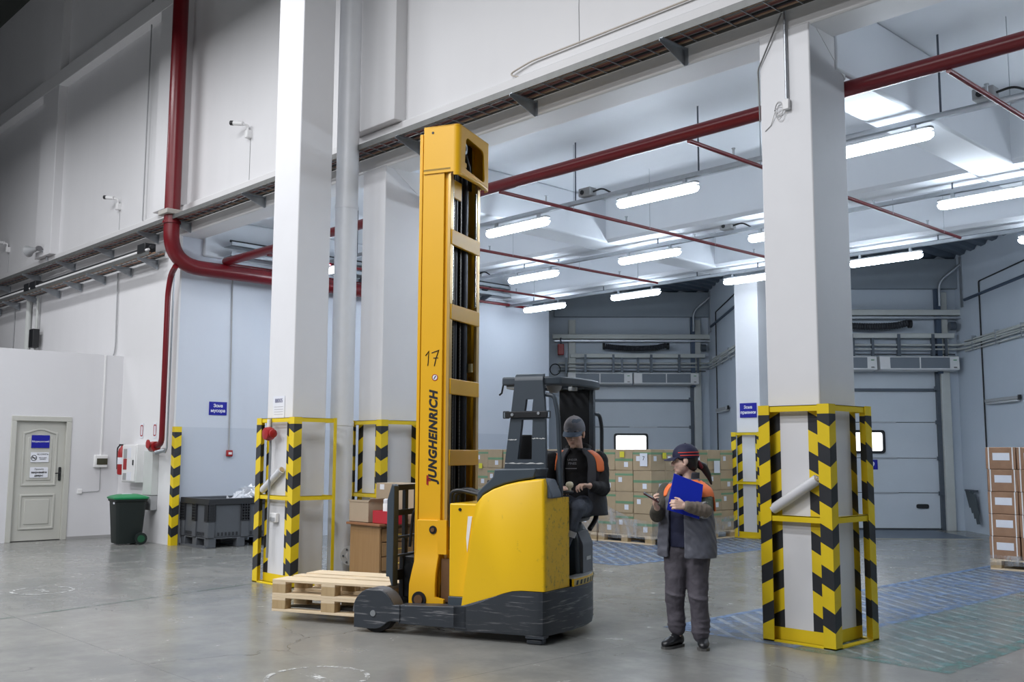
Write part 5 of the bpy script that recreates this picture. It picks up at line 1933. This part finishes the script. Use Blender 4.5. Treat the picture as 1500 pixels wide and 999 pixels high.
def fuse(name, m, voxel, mt, parent, smooth=6, fold=0.0, lap=.5):
    """melt the collected shapes into one continuous surface"""
    me = m.mesh(name)
    o = bpy.data.objects.new(name, me)
    COL.objects.link(o)
    rm = o.modifiers.new('remesh', 'REMESH')
    rm.mode = 'VOXEL'
    rm.voxel_size = voxel
    sm = o.modifiers.new('smooth', 'SMOOTH')
    sm.factor = lap
    sm.iterations = smooth
    if fold:
        dp = o.modifiers.new('folds', 'DISPLACE')
        dp.texture = _tex
        dp.texture_coords = 'LOCAL'
        dp.strength = fold
        dp.mid_level = .5
    me2 = bpy.data.meshes.new_from_object(o.evaluated_get(bpy.context.evaluated_depsgraph_get()))
    bpy.data.objects.remove(o)
    me2.name = name
    me2.shade_smooth()
    me2.materials.clear()
    me2.materials.append(mt)
    q = bpy.data.objects.new(name, me2)
    COL.objects.link(q)
    q.parent = parent
    return q


def hand(m, W, d, thumb, nrm, curl=(35, 45, 30), s=1.0, spread=.0205):
    d = Vector(d).normalized()
    n = Vector(nrm)
    n = (n - d * n.dot(d)).normalized()
    t = Vector(thumb)
    t = (t - d * t.dot(d) - n * t.dot(n)).normalized()
    W = Vector(W)
    lens = (.070, .078, .072, .056)
    for i in range(4):
        off = t * (spread * (1.5 - i)) * s
        K = W + d * (.088 - .006 * abs(i - 1)) * s + off
        m.cap(W + off * .55 + d * .01, K, .0155 * s, .0125 * s, 10)
        p, ang = K, 0
        for j, fr in enumerate((.45, .32, .25)):
            ang += R(curl[j])
            dd = d * math.cos(ang) + n * math.sin(ang) + t * (.04 * (1.5 - i))
            q = p + dd.normalized() * lens[i] * fr * s
            m.cap(p, q, (.0095 - .0008 * j) * s, (.0088 - .0008 * j) * s, 10)
            p = q
    a = W + d * .022 * s + t * .026 * s
    b = a + (d * .62 + t * .62 + n * .35).normalized() * .040 * s
    c = b + (d * .85 + t * .2 + n * .35).normalized() * .032 * s
    m.cap(W + d * .01, a, .015 * s, .0145 * s, 10)
    m.cap(a, b, .0135 * s, .0115 * s, 10)
    m.cap(b, c, .0110 * s, .0090 * s, 10)


def head_frame(c, yaw, pitch=0, roll=0, scale=1.0):
    """local x = where the face looks, y = the head's left, z = up"""
    return Matrix.Translation(Vector(c)) @ Matrix.Rotation(yaw, 4, 'Z') @ Matrix.Rotation(pitch, 4, 'Y') @ Matrix.Rotation(roll, 4, 'X') @ Matrix.Scale(scale, 4)


def head_shapes(m, H):
    Rm = H.to_3x3()
    k = Rm.col[0].length
    e = lambda c, r: m.ell(H @ Vector(c), r, Rm)
    e((-.008, 0, .030), (.095, .074, .088))
    e((.018, 0, -.030), (.070, .064, .075))
    e((.034, 0, -.075), (.048, .046, .036))
    e((.066, 0, -.098), (.020, .022, .017))
    e((.050, .034, -.028), (.030, .026, .028))
    e((.050, -.034, -.028), (.030, .026, .028))
    e((.074, 0, .022), (.018, .046, .014))
    m.cap(H @ Vector((.080, 0, .008)), H @ Vector((.102, 0, -.030)), .008 * k, .0135 * k, 10)
    e((.090, 0, -.036), (.012, .016, .009))
    e((.076, 0, -.062), (.014, .023, .0075))
    e((.073, 0, -.074), (.014, .020, .008))
    for s in (1, -1):
        e((-.014, s * .076, -.006), (.021, .009, .029))
        e((-.006, s * .074, -.034), (.011, .009, .013))


def face_details(H, par, skin_dark):
    Rm = H.to_3x3()
    br = MB()
    for s in (1, -1):
        MB().ell(H @ Vector((.079, s * .030, .001)), (.008, .013, .006), Rm).build('eye', mat('eye_white', (.55, .52, .5), .2), par, 60)
        MB().ell(H @ Vector((.0855, s * .030, .000)), (.0035, .006, .006), Rm).build('iris', INK, par, 60)
        br.tube([H @ Vector((.078, s * .050, .020)), H @ Vector((.0895, s * .030, .027)), H @ Vector((.090, s * .014, .023))], [.003, .0045, .003], 6)
    br.build('eyebrows', mat('black_hair', (.012, .010, .010), .4), par)
    MB().tube([H @ Vector((.080, .020, -.067)), H @ Vector((.0895, 0, -.0665)), H @ Vector((.080, -.020, -.067))], [.002, .004, .002], 6).build('lips', skin_dark, par)


SKIN = NT('skin')
SKIN.base(SKIN.mix(SKIN.noise(30), (.66, .44, .35), (.76, .52, .42)))
SKIN.rough(.5)
SKIN.b.inputs['Subsurface Weight'].default_value = .12
SKIN.b.inputs['Subsurface Radius'].default_value = (.012, .005, .003)
SKIN = SKIN.m
LIP = mat('lip_tone', (.40, .17, .14), .45)
HAIR = mat('black_hair', (.012, .010, .010), .4)
ORANGE = mat('hi_vis_orange', (1.0, .22, .06), .55, 0, .05)
SILVER = mat('reflective_band', (.42, .42, .42), .4)


def torso_loft(levels, rot, arc=None, n=30, cap=True):
    """levels: (z, cx, cy, rx, ry); rot turns the ellipse; arc=(a0,a1) in degrees leaves it open"""
    rings = []
    for z, cx_, cy_, rx, ry in levels:
        ring = []
        k = n if arc is None else n + 1
        for j in range(k):
            a = 2 * PI * j / n if arc is None else R(arc[0] + (arc[1] - arc[0]) * j / n)
            x, y = rx * math.cos(a), ry * math.sin(a)
            ring.append((cx_ + x * math.cos(rot) - y * math.sin(rot), cy_ + x * math.sin(rot) + y * math.cos(rot), z))
        rings.append(ring)
    return rings


def shell(name, levels, rot, arc, mt, parent, thick=.018, n=36, fold=0.0, quilt=0.0):
    rings = torso_loft(levels, rot, arc, n)
    m = MB()
    w = n + 1
    for r in rings:
        m.v += r
    for i in range(len(rings) - 1):
        for j in range(n):
            m.f.append((i * w + j, i * w + j + 1, (i + 1) * w + j + 1, (i + 1) * w + j))
    o = m.build(name, mt, parent, fix=False)
    ss = o.modifiers.new('subd', 'SUBSURF')
    ss.levels = ss.render_levels = 2
    if fold:
        dp = o.modifiers.new('folds', 'DISPLACE')
        dp.texture = _tex
        dp.texture_coords = 'LOCAL'
        dp.strength = fold
        dp.mid_level = .5
    so = o.modifiers.new('thick', 'SOLIDIFY')
    so.thickness = thick
    so.offset = 0
    o.data.shade_smooth()
    return o


def interp_levels(lv, k=4):
    out = []
    for a, b in zip(lv[:-1], lv[1:]):
        for i in range(k):
            t = i / k
            out.append(tuple(p + (q - p) * t for p, q in zip(a, b)))
    out.append(lv[-1])
    return out


def cap_shapes(H, par, crown_m, brim_m, panel=None, rad=(.104, .086, .092), up=.036):
    m = MB()
    rings = []
    for i in range(9):
        a = PI / 2 * i / 8.15
        rings.append([H @ Vector((-.010 + rad[0] * math.cos(a) * math.cos(2 * PI * j / 28), rad[1] * math.cos(a) * math.sin(2 * PI * j / 28), up + rad[2] * math.sin(a))) for j in range(28)])
    lo = [H @ Vector((-.010 + rad[0] * .995 * math.cos(2 * PI * j / 28), rad[1] * .995 * math.sin(2 * PI * j / 28), up - .022)) for j in range(28)]
    m.loft([lo] + rings)
    m.build('cap_crown', crown_m, par, 60)
    # brim: a curved tongue in front
    top, bot = [], []
    nn = 12
    for i in range(nn + 1):
        a = R(-62 + 124 * i / nn)
        inn = Vector((-.012 + rad[0] * math.cos(a), rad[1] * math.sin(a), up - .016))
        reach = .072 * math.cos(a * .95) ** .7
        outp = Vector((inn.x + reach, inn.y * 1.02, up - .020 - .012 * math.sin(abs(a)) ** 2 - .018 * (reach / .072)))
        top.append((inn, outp))
    mm = MB()
    for k, dz in ((0, .004), (1, -.002)):
        for inn, outp in top:
            mm.v += [tuple(H @ (inn + Vector((0, 0, dz)))), tuple(H @ ((inn + outp) / 2 + Vector((0, 0, dz + .003)))), tuple(H @ (outp + Vector((0, 0, dz))))]
    w = nn + 1
    for k in range(2):
        o = k * w * 3
        for i in range(nn):
            for c in range(2):
                q = (o + i * 3 + c, o + i * 3 + c + 1, o + (i + 1) * 3 + c + 1, o + (i + 1) * 3 + c)
                mm.f.append(q if k == 0 else q[::-1])
    for i in range(nn):
        mm.f.append((i * 3 + 2, w * 3 + i * 3 + 2, w * 3 + (i + 1) * 3 + 2, (i + 1) * 3 + 2))
    mm.build('cap_brim', brim_m, par, 60)
    MB().ell(H @ Vector((-.010, 0, up + rad[2])), (.009, .009, .004), H.to_3x3()).build('cap_button', crown_m, par, 60)


def shoe(par, heel, toe, h, mt, sole):
    heel, toe = Vector(heel), Vector(toe)
    d = (toe - heel)
    L = d.length
    d.normalize()
    s = Vector((-d.y, d.x, 0))
    rings, srings = [], []
    for u, w, z in ((0, .028, .075), (.08, .037, .09), (.3, .038, .10), (.5, .042, .085), (.72, .048, .062), (.9, .040, .045), (1, .018, .030)):
        c = heel + d * L * u
        rings.append([c + s * (w * math.cos(a)) + Vector((0, 0, .018 + z * .5 + z * .5 * math.sin(a))) for a in [2 * PI * j / 14 for j in range(14)]])
        srings.append([c + s * (q * (w + .002)) + Vector((0, 0, zz)) for q, zz in ((-1, .0), (1, .0), (1, .020), (-1, .020))])
    o = MB().loft(rings).build('shoe', mt, par, 60)
    MB().loft(srings).build('sole', sole, o, 40)
    lc = MB()
    for u in (.42, .5, .58):
        c = heel + d * L * u
        lc.tube([c + s * .022 + Vector((0, 0, .098 - u * .02)), c + Vector((0, 0, .108 - u * .025)), c - s * .022 + Vector((0, 0, .098 - u * .02))], .003, 5)
    lc.build('laces', mat('grey_laces', (.3, .3, .3), .6), o)


# ---------------------------------------------------------------- the standing woman (local x = along the picture, -y = towards the viewer)
wm = thing('person', 'person standing in navy cap and grey orange vest, holding blue folder and phone', 'person', (-4.95, 6.70, 0), R(36.46))
GT = R(-30)      # the body is turned a little to her right
body = MB()
Hw = head_frame((-.006, -.018, 1.478), R(176), R(2))
head_shapes(body, Hw)
body.cap((.028, 0, 1.40), (.025, .005, 1.27), .052, .058)
body.loft(torso_loft([(.80, 0, 0, .14, .10), (1.0, 0, 0, .14, .10), (1.2, 0, 0, .15, .10), (1.28, .01, 0, .12, .08), (1.31, .02, 0, .06, .05)], GT))
body.cap((.165, -.03, 1.235), (.158, -.18, 1.088), .045, .040)
body.cap((.158, -.18, 1.088), (-.015, -.300, 1.128), .038, .026)
body.cap((-.155, .03, 1.235), (-.232, -.07, 1.045), .045, .040)
body.cap((-.232, -.07, 1.045), (-.228, -.235, 1.105), .038, .026)
hand(body, (-.012, -.302, 1.128), (-.93, -.30, .16), (0, -.1, 1), (.15, .9, -.25), (42, 55, 40), .95)
hand(body, (-.228, -.235, 1.105), (-.30, -.62, .72), (.1, .7, .7), (.85, -.25, .35), (30, 40, 25), .95)
body.cap((-.075, 0, .80), (-.095, -.02, .42), .07, .05)
body.cap((-.095, -.02, .42), (-.085, .0, .09), .045, .035)
body.cap((.075, 0, .80), (.080, -.04, .40), .07, .05)
body.cap((.080, -.04, .40), (.10, -.02, .09), .045, .035)
fuse('body', body, .0042, SKIN, wm, 5)
face_details(Hw, wm, LIP)
NAVYC = mat('navy_cap_cloth', (.010, .012, .045), .7)
cap_shapes(Hw, wm, NAVYC, NAVYC, rad=(.108, .088, .096), up=.042)
for zz, a0, a1 in ((.064, 60, 200), (.040, 70, 200)):
    k = math.sqrt(max(0, 1 - ((zz - .042) / .096) ** 2)) if zz > .042 else 1
    MB().tube([Hw @ Vector((-.010 + .1095 * k * math.cos(R(a0 + (a1 - a0) * i / 16)), .0895 * k * math.sin(R(a0 + (a1 - a0) * i / 16)), zz)) for i in range(17)], .0042, 6).build('cap_stripe', mat('cap_red_stripe', (.75, .06, .05), .6), wm, 60)
h = MB()
Rw = Hw.to_3x3()
h.ell(Hw @ Vector((-.030, 0, .012)), (.082, .080, .080), Rw)
h.ell(Hw @ Vector((-.060, 0, -.030)), (.050, .062, .060), Rw)
h.ell(Hw @ Vector((.022, .064, .022)), (.030, .012, .022), Rw)
h.ell(Hw @ Vector((.022, -.064, .022)), (.030, .012, .022), Rw)
fuse('hair', h, .006, HAIR, wm, 3)
pt = MB()
pt.cap((.098, .01, 1.45), (.145, .02, 1.425), .030, .036)
pt.cap((.145, .02, 1.425), (.182, .035, 1.36), .034, .026)
pt.cap((.182, .035, 1.36), (.205, .05, 1.29), .024, .010)
fuse('ponytail', pt, .006, HAIR, wm, 3)
MB().lathe([(.026 + .012 * math.cos(2 * PI * i / 10), .014 * math.sin(2 * PI * i / 10)) for i in range(11)], 16,
           Matrix.Translation((.118, -.004, 1.446)) @ Matrix.Rotation(R(62), 4, 'Y')).build('hair_tie', mat('dark_red_hair_tie', (.16, .01, .02), .6), wm, 60)
# trousers
TR1 = mat('grey_work_trousers', (.088, .080, .098), .75, 0, .12, 20, .25, 90)
g = MB()
g.ell((0, .01, .80), (.172, .135, .14), None)
for x, kn, an in ((-.082, (-.100, -.030, .405), (-.088, .0, .155)), (.084, (.084, -.050, .385), (.104, -.025, .105))):
    g.cap((x, 0, .74), ((x + kn[0]) / 2, (kn[1]) / 2, .56), .104, .090)
    g.cap(((x + kn[0]) / 2, kn[1] / 2, .56), kn, .090, .078)
    g.cap(kn, ((kn[0] + an[0]) / 2, an[1] + .0, (kn[2] + an[2]) / 2), .078, .074)
    g.cap(((kn[0] + an[0]) / 2, an[1], (kn[2] + an[2]) / 2), an, .074, .070)
    for k_ in range(3):
        g.ell((an[0], an[1], an[2] + .02 + k_ * .045), (.080 - .004 * k_, .078, .016), None)
    g.ell((kn[0], kn[1] - .01, kn[2] + .02), (.086, .082, .02), Euler((.2, .2, 0)).to_matrix())
fuse('trousers', g, .009, TR1, wm, 3, .022)
BOOT = mat('black_boot_leather', (.014, .015, .018), .35)
SOLE = mat('grey_boot_sole', (.09, .09, .088), .6)
shoe(wm, (-.052, .045, 0), (-.195, -.135, 0), .1, BOOT, SOLE)
shoe(wm, (.112, .065, 0), (.120, -.165, 0), .1, BOOT, SOLE)
# shirt, vest, sleeves
NAVY = mat('navy_shirt', (.010, .013, .042), .8, 0, .1, 12, .15, 60)
g = MB()
g.loft(torso_loft([(.79, 0, 0, .185, .145), (.86, 0, 0, .19, .152), (1.0, 0, 0, .182, .150), (1.15, 0, 0, .178, .146), (1.25, .005, 0, .165, .115), (1.305, .02, 0, .09, .075), (1.33, .025, 0, .06, .058)], GT))
fuse('shirt', g, .009, NAVY, wm, 3, .012)
VEST = NT('quilted_grey_vest')
n_ = VEST.noise(3, 5)
VEST.base(VEST.mix(n_, (.085, .092, .122), (.15, .155, .185)))
VEST.rough(.62)
wv = VEST.n('ShaderNodeTexWave')
wv.bands_direction = 'DIAGONAL'
wv.inputs['Scale'].default_value = 7
wv.inputs['Distortion'].default_value = 2.5
VEST.l(VEST.n('ShaderNodeTexCoord').outputs['Object'], wv.inputs['Vector'])
VEST.bump(wv.outputs['Fac'], .5, .012)
VEST = VEST.m
# the opening faces the body's front (-90 degrees in the turned ellipse)
VL = [(.715, 0, .0, .240, .172), (.74, 0, 0, .246, .176), (.86, 0, 0, .238, .170), (1.0, 0, 0, .226, .162), (1.14, 0, 0, .214, .160), (1.22, .003, 0, .200, .150), (1.285, .010, 0, .150, .115), (1.325, .02, 0, .085, .078)]
shell('vest', interp_levels(VL, 2), GT, (-72, 252), VEST, wm, .022, 40, .014)
YK = [(1.19, .003, 0, .226, .166), (1.23, .006, 0, .218, .154), (1.27, .010, 0, .190, .134), (1.30, .014, 0, .128, .100), (1.318, .018, 0, .098, .086)]
shell('vest_yoke', YK, GT, (-66, 246), ORANGE, wm, .018, 40)
shell('collar', [(1.305, .022, .002, .086, .078), (1.345, .027, .004, .078, .072), (1.382, .031, .008, .078, .072)], GT, (-50, 230), mat('dark_collar', (.05, .052, .065), .7), wm, .012)
shell('reflective_band', [(1.165, .001, 0, .217, .170), (1.185, .001, 0, .216, .168)], GT, (-66, -40), SILVER, wm, .012, 10)
shell('vest_side_stripe', [(1.075, .004, 0, .240, .170), (1.15, .004, 0, .236, .170), (1.22, .005, 0, .222, .158)], GT, (14, 62), ORANGE, wm, .014, 10)
OLIVE = mat('olive_sleeve', (.075, .095, .07), .75, 0, .15, 18, .25, 70)
TAUPE = mat('taupe_sleeve', (.19, .155, .125), .75, 0, .12, 18, .25, 70)
g = MB()
g.cap((.142, -.035, 1.235), (.146, -.115, 1.155), .068, .066)
g.cap((.146, -.115, 1.155), (.142, -.184, 1.088), .066, .063)
g.ell((.145, -.135, 1.125), (.073, .068, .02), Euler((.5, .3, 0)).to_matrix())
fuse('sleeve', g, .008, OLIVE, wm, 3, .018)
g = MB()
g.cap((.146, -.190, 1.088), (.075, -.238, 1.106), .062, .054)
g.cap((.075, -.238, 1.106), (.012, -.286, 1.123), .053, .043)
for k_ in range(3):
    p = Vector((.146, -.190, 1.088)).lerp(Vector((.012, -.286, 1.123)), .25 + .25 * k_)
    g.ell(p, (.016, .064 - .005 * k_, .062 - .005 * k_), Euler((0, .25, R(40))).to_matrix())
fuse('forearm_sleeve', g, .008, TAUPE, wm, 3, .016)
MB().lathe([(.066, -.022), (.068, 0), (.066, .022)], 20, Matrix.Translation((.136, -.197, 1.091)) @ Matrix.Rotation(R(-40 + 180), 4, 'Z') @ Matrix.Rotation(R(86), 4, 'Y')).build('sleeve_band', mat('pale_grey_band', (.30, .30, .31), .6), wm, 60)
g = MB()
g.cap((-.155, .03, 1.235), (-.232, -.07, 1.045), .068, .062)
g.cap((-.232, -.07, 1.045), (-.230, -.205, 1.095), .060, .046)
fuse('sleeve', g, .008, mat('dark_taupe_sleeve', (.075, .068, .055), .75, 0, .12, 18, .25, 70), wm, 3, .018)
# folder and phone are held by her and stay things of their own
MW = Matrix.Translation((-4.95, 6.70, 0)) @ Matrix.Rotation(R(36.46), 4, 'Z')


def w2(p):
    return MW @ Vector(p)


f = thing('clipboard', 'blue clipboard folder held against the chest of the standing person', 'clipboard', w2((0, 0, 0)), R(36.46))
BLF = mat('blue_folder_plastic', (.006, .025, .46), .4, 0, .03)
c4 = [Vector((-.092, -.225, 1.378)), Vector((.135, -.212, 1.290)), Vector((.100, -.228, 1.022)), Vector((-.150, -.240, 1.092))]
nn_ = (c4[1] - c4[0]).cross(c4[3] - c4[0]).normalized() * .005
MB().loft([[p - nn_ for p in c4], [p + nn_ for p in c4]]).build('cover', BLF, f, bev=.002)
MB().loft([[p + nn_ * 2.2 for p in c4], [p + nn_ * 1.2 for p in c4]]).build('back_board', BLF, f, bev=.002)
f = thing('smartphone', 'dark red smartphone in the raised hand of the standing person', 'phone', w2((0, 0, 0)), R(36.46))
a, b = Vector((-.245, -.325, 1.178)), Vector((-.328, -.335, 1.226))
ax = (b - a).normalized()
sd = Vector((.1, -.9, -.2))
sd = (sd - ax * sd.dot(ax)).normalized()
nm = ax.cross(sd)
q4 = [a - ax * .04 - sd * .035, b - sd * .035, b + sd * .035, a - ax * .04 + sd * .035]
MB().loft([[p - nm * .005 for p in q4], [p + nm * .005 for p in q4]]).build('case', mat('dark_red_phone', (.09, .012, .018), .3), f, bev=.003)
MB().loft([[p + nm * .0055 for p in q4], [p + nm * .006 for p in q4]]).build('screen', INK, f)

# ---------------------------------------------------------------- the driver
DB = tw(.01, .95, 0)
dv = thing('person', 'person driving the reach truck in grey cap, black hoodie and orange trimmed vest', 'person', DB, R(42.66))
GD = R(-8)
Hd = head_frame((.010, -.050, 1.715), R(-90 - 14), R(12), 0, 1.10)
body = MB()
head_shapes(body, Hd)
body.cap((.022, -.005, 1.66), (.035, .02, 1.50), .055, .062)
body.loft(torso_loft([(1.00, .06, .03, .16, .11), (1.2, .04, .02, .16, .11), (1.43, .03, .01, .18, .11), (1.50, .03, .01, .12, .08)], GD))
body.cap((.235, .0, 1.47), (.262, -.085, 1.22), .05, .042)
body.cap((.262, -.085, 1.22), (.145, -.300, 1.250), .040, .028)
body.cap((-.170, .0, 1.47), (-.245, -.10, 1.20), .05, .042)
body.cap((-.245, -.10, 1.20), (-.130, -.330, 1.23), .040, .028)
hand(body, (.145, -.305, 1.252), (-.86, -.48, .10), (-.2, .9, .2), (-.15, -.2, -1), (32, 50, 35), 1.05)
hand(body, (-.128, -.335, 1.232), (.45, -.8, .10), (.6, .5, .1), (.0, -.1, -1), (35, 50, 35), 1.05)
body.cap((.115, .0, 1.075), (.02, -.42, 1.065), .075, .055)
body.cap((.02, -.42, 1.065), (-.125, -.45, .62), .05, .038)
body.cap((-.03, .0, 1.075), (-.10, -.40, 1.07), .075, .055)
body.cap((-.10, -.40, 1.07), (-.20, -.42, .60), .05, .038)
fuse('body', body, .0045, SKIN, dv, 3)
face_details(Hd, dv, LIP)
CAPB = NT('patchwork_grey_cap')
vo = CAPB.n('ShaderNodeTexVoronoi', distance='CHEBYCHEV')
vo.inputs['Scale'].default_value = 11
CAPB.l(CAPB.n('ShaderNodeTexCoord').outputs['Object'], vo.inputs['Vector'])
se = CAPB.n('ShaderNodeSeparateColor')
CAPB.l(vo.outputs['Color'], se.inputs[0])
CAPB.base(CAPB.mix(se.outputs[0], (.09, .115, .16), (.36, .34, .36)))
CAPB.rough(.7)
CAPB = CAPB.m
cap_shapes(Hd, dv, CAPB, mat('cap_brim_blue_grey', (.10, .14, .20), .65), rad=(.106, .088, .105), up=.036)
h = MB()
Rd = Hd.to_3x3()
h.ell(Hd @ Vector((-.030, 0, .012)), (.080, .078, .080), Rd)
h.ell(Hd @ Vector((-.050, 0, -.025)), (.045, .060, .050), Rd)
fuse('hair', h, .007, HAIR, dv, 3)
HOOD = mat('black_hoodie', (.008, .008, .010), .8, 0, .1, 12, .2, 60)
g = MB()
g.loft(torso_loft([(1.02, .06, .03, .21, .16), (1.12, .055, .025, .21, .165), (1.27, .04, .02, .205, .155), (1.42, .03, .01, .215, .14), (1.50, .03, .01, .19, .115), (1.555, .032, .01, .115, .095), (1.58, .033, .01, .08, .075)], GD))
g.cap((.232, .005, 1.470), (.262, -.085, 1.22), .082, .066)
g.cap((.262, -.085, 1.22), (.165, -.275, 1.245), .064, .044)
g.cap((-.195, .010, 1.465), (-.255, -.10, 1.20), .082, .068)
g.cap((-.245, -.10, 1.20), (-.14, -.31, 1.228), .066, .044)
for i in range(16):
    a = 2 * PI * i / 16
    b_ = 2 * PI * (i + 1) / 16
    up_ = lambda t: 1.575 + .034 * math.sin(t)
    g.cap((.042 + .094 * math.cos(a), .012 + .082 * math.sin(a), up_(a)), (.042 + .094 * math.cos(b_), .012 + .082 * math.sin(b_), up_(b_)), .026, .026, 8)
g.ell((.10, .085, 1.575), (.08, .055, .05), None)
fuse('hoodie', g, .009, HOOD, dv, 3, .018)
VD = mat('dark_grey_work_vest', (.040, .043, .055), .7, 0, .1, 10, .2, 50)
VL = [(.985, .07, .03, .232, .185), (1.10, .062, .026, .232, .190), (1.27, .044, .02, .228, .178), (1.42, .042, .01, .246, .160), (1.50, .04, .01, .222, .135), (1.545, .031, .01, .140, .112), (1.57, .033, .01, .112, .104)]
shell('vest', interp_levels(VL, 2), GD, (-64, 244), VD, dv, .020, 40, .010)
YK = [(1.37, .042, .01, .258, .172), (1.44, .042, .01, .250, .160), (1.50, .04, .01, .230, .142), (1.53, .036, .01, .180, .126), (1.555, .032, .01, .136, .114)]
shell('vest_yoke', YK, GD, (-44, 224), ORANGE, dv, .016, 40)
shell('vest_edge', [(1.20, .049, .02, .236, .190), (1.42, .042, .01, .256, .176), (1.50, .04, .01, .236, .150), (1.545, .031, .01, .154, .126), (1.575, .033, .01, .120, .114)], GD, (-64, -46), mat('grey_vest_edge', (.075, .078, .092), .7), dv, .018, 8)
shell('vest_edge', [(1.20, .049, .02, .236, .190), (1.42, .042, .01, .256, .176), (1.50, .04, .01, .236, .150), (1.545, .031, .01, .154, .126), (1.575, .033, .01, .120, .114)], GD, (226, 244), mat('grey_vest_edge', (.075, .078, .092)), dv, .018, 8)
GREYI = mat('dim_grey_print', (.22, .22, .24), .6)
for body_, z, sz in (('UNDER', 1.475, .026), ('PINES', 1.442, .030)):
    text('chest_print', body_, sz, GREYI, dv, frame((-.01, -.150 - (1.475 - z) * .3, z), (1, -.14, 0), (0, .25, 1)))
MB().box(-.07, .03, -.172, -.166, 1.395, 1.402).build('chest_print', GREYI, dv)
TR2 = mat('blue_grey_trousers', (.055, .066, .092), .75, 0, .12, 20, .25, 90)
g = MB()
g.ell((.05, .02, 1.07), (.19, .15, .11), None)
for hp, kn, an in (((.115, -.02, 1.075), (.015, -.42, 1.062), (-.125, -.452, .66)), ((-.03, -.02, 1.075), (-.10, -.40, 1.07), (-.205, -.42, .62))):
    g.cap(hp, kn, .098, .080)
    g.cap(kn, tuple(kn[i] * .5 + an[i] * .5 + (-.01 if i == 1 else 0) for i in range(3)), .079, .070)
    g.cap(tuple(kn[i] * .5 + an[i] * .5 + (-.01 if i == 1 else 0) for i in range(3)), an, .070, .056)
fuse('trousers', g, .009, TR2, dv, 3, .02)
kn, an = Vector((.015, -.42, 1.062)), Vector((-.125, -.452, .66))
dd = (an - kn).normalized()
q = kn.lerp(an, .50)
MB().tube([q - dd * .024 + Vector((0, -.008, 0)), q + Vector((0, -.008, 0)), q + dd * .024 + Vector((0, -.007, 0))], [.081, .080, .078], 22, cap=False).build('reflective_band', SILVER, dv, 60)
MB().box(-.02, .02, -.002, .0, -.01, .01)
shoe(dv, (-.10, -.40, .515), (-.20, -.56, .515), .1, BOOT, SOLE)
shoe(dv, (-.19, -.37, .515), (-.27, -.54, .515), .1, BOOT, SOLE)
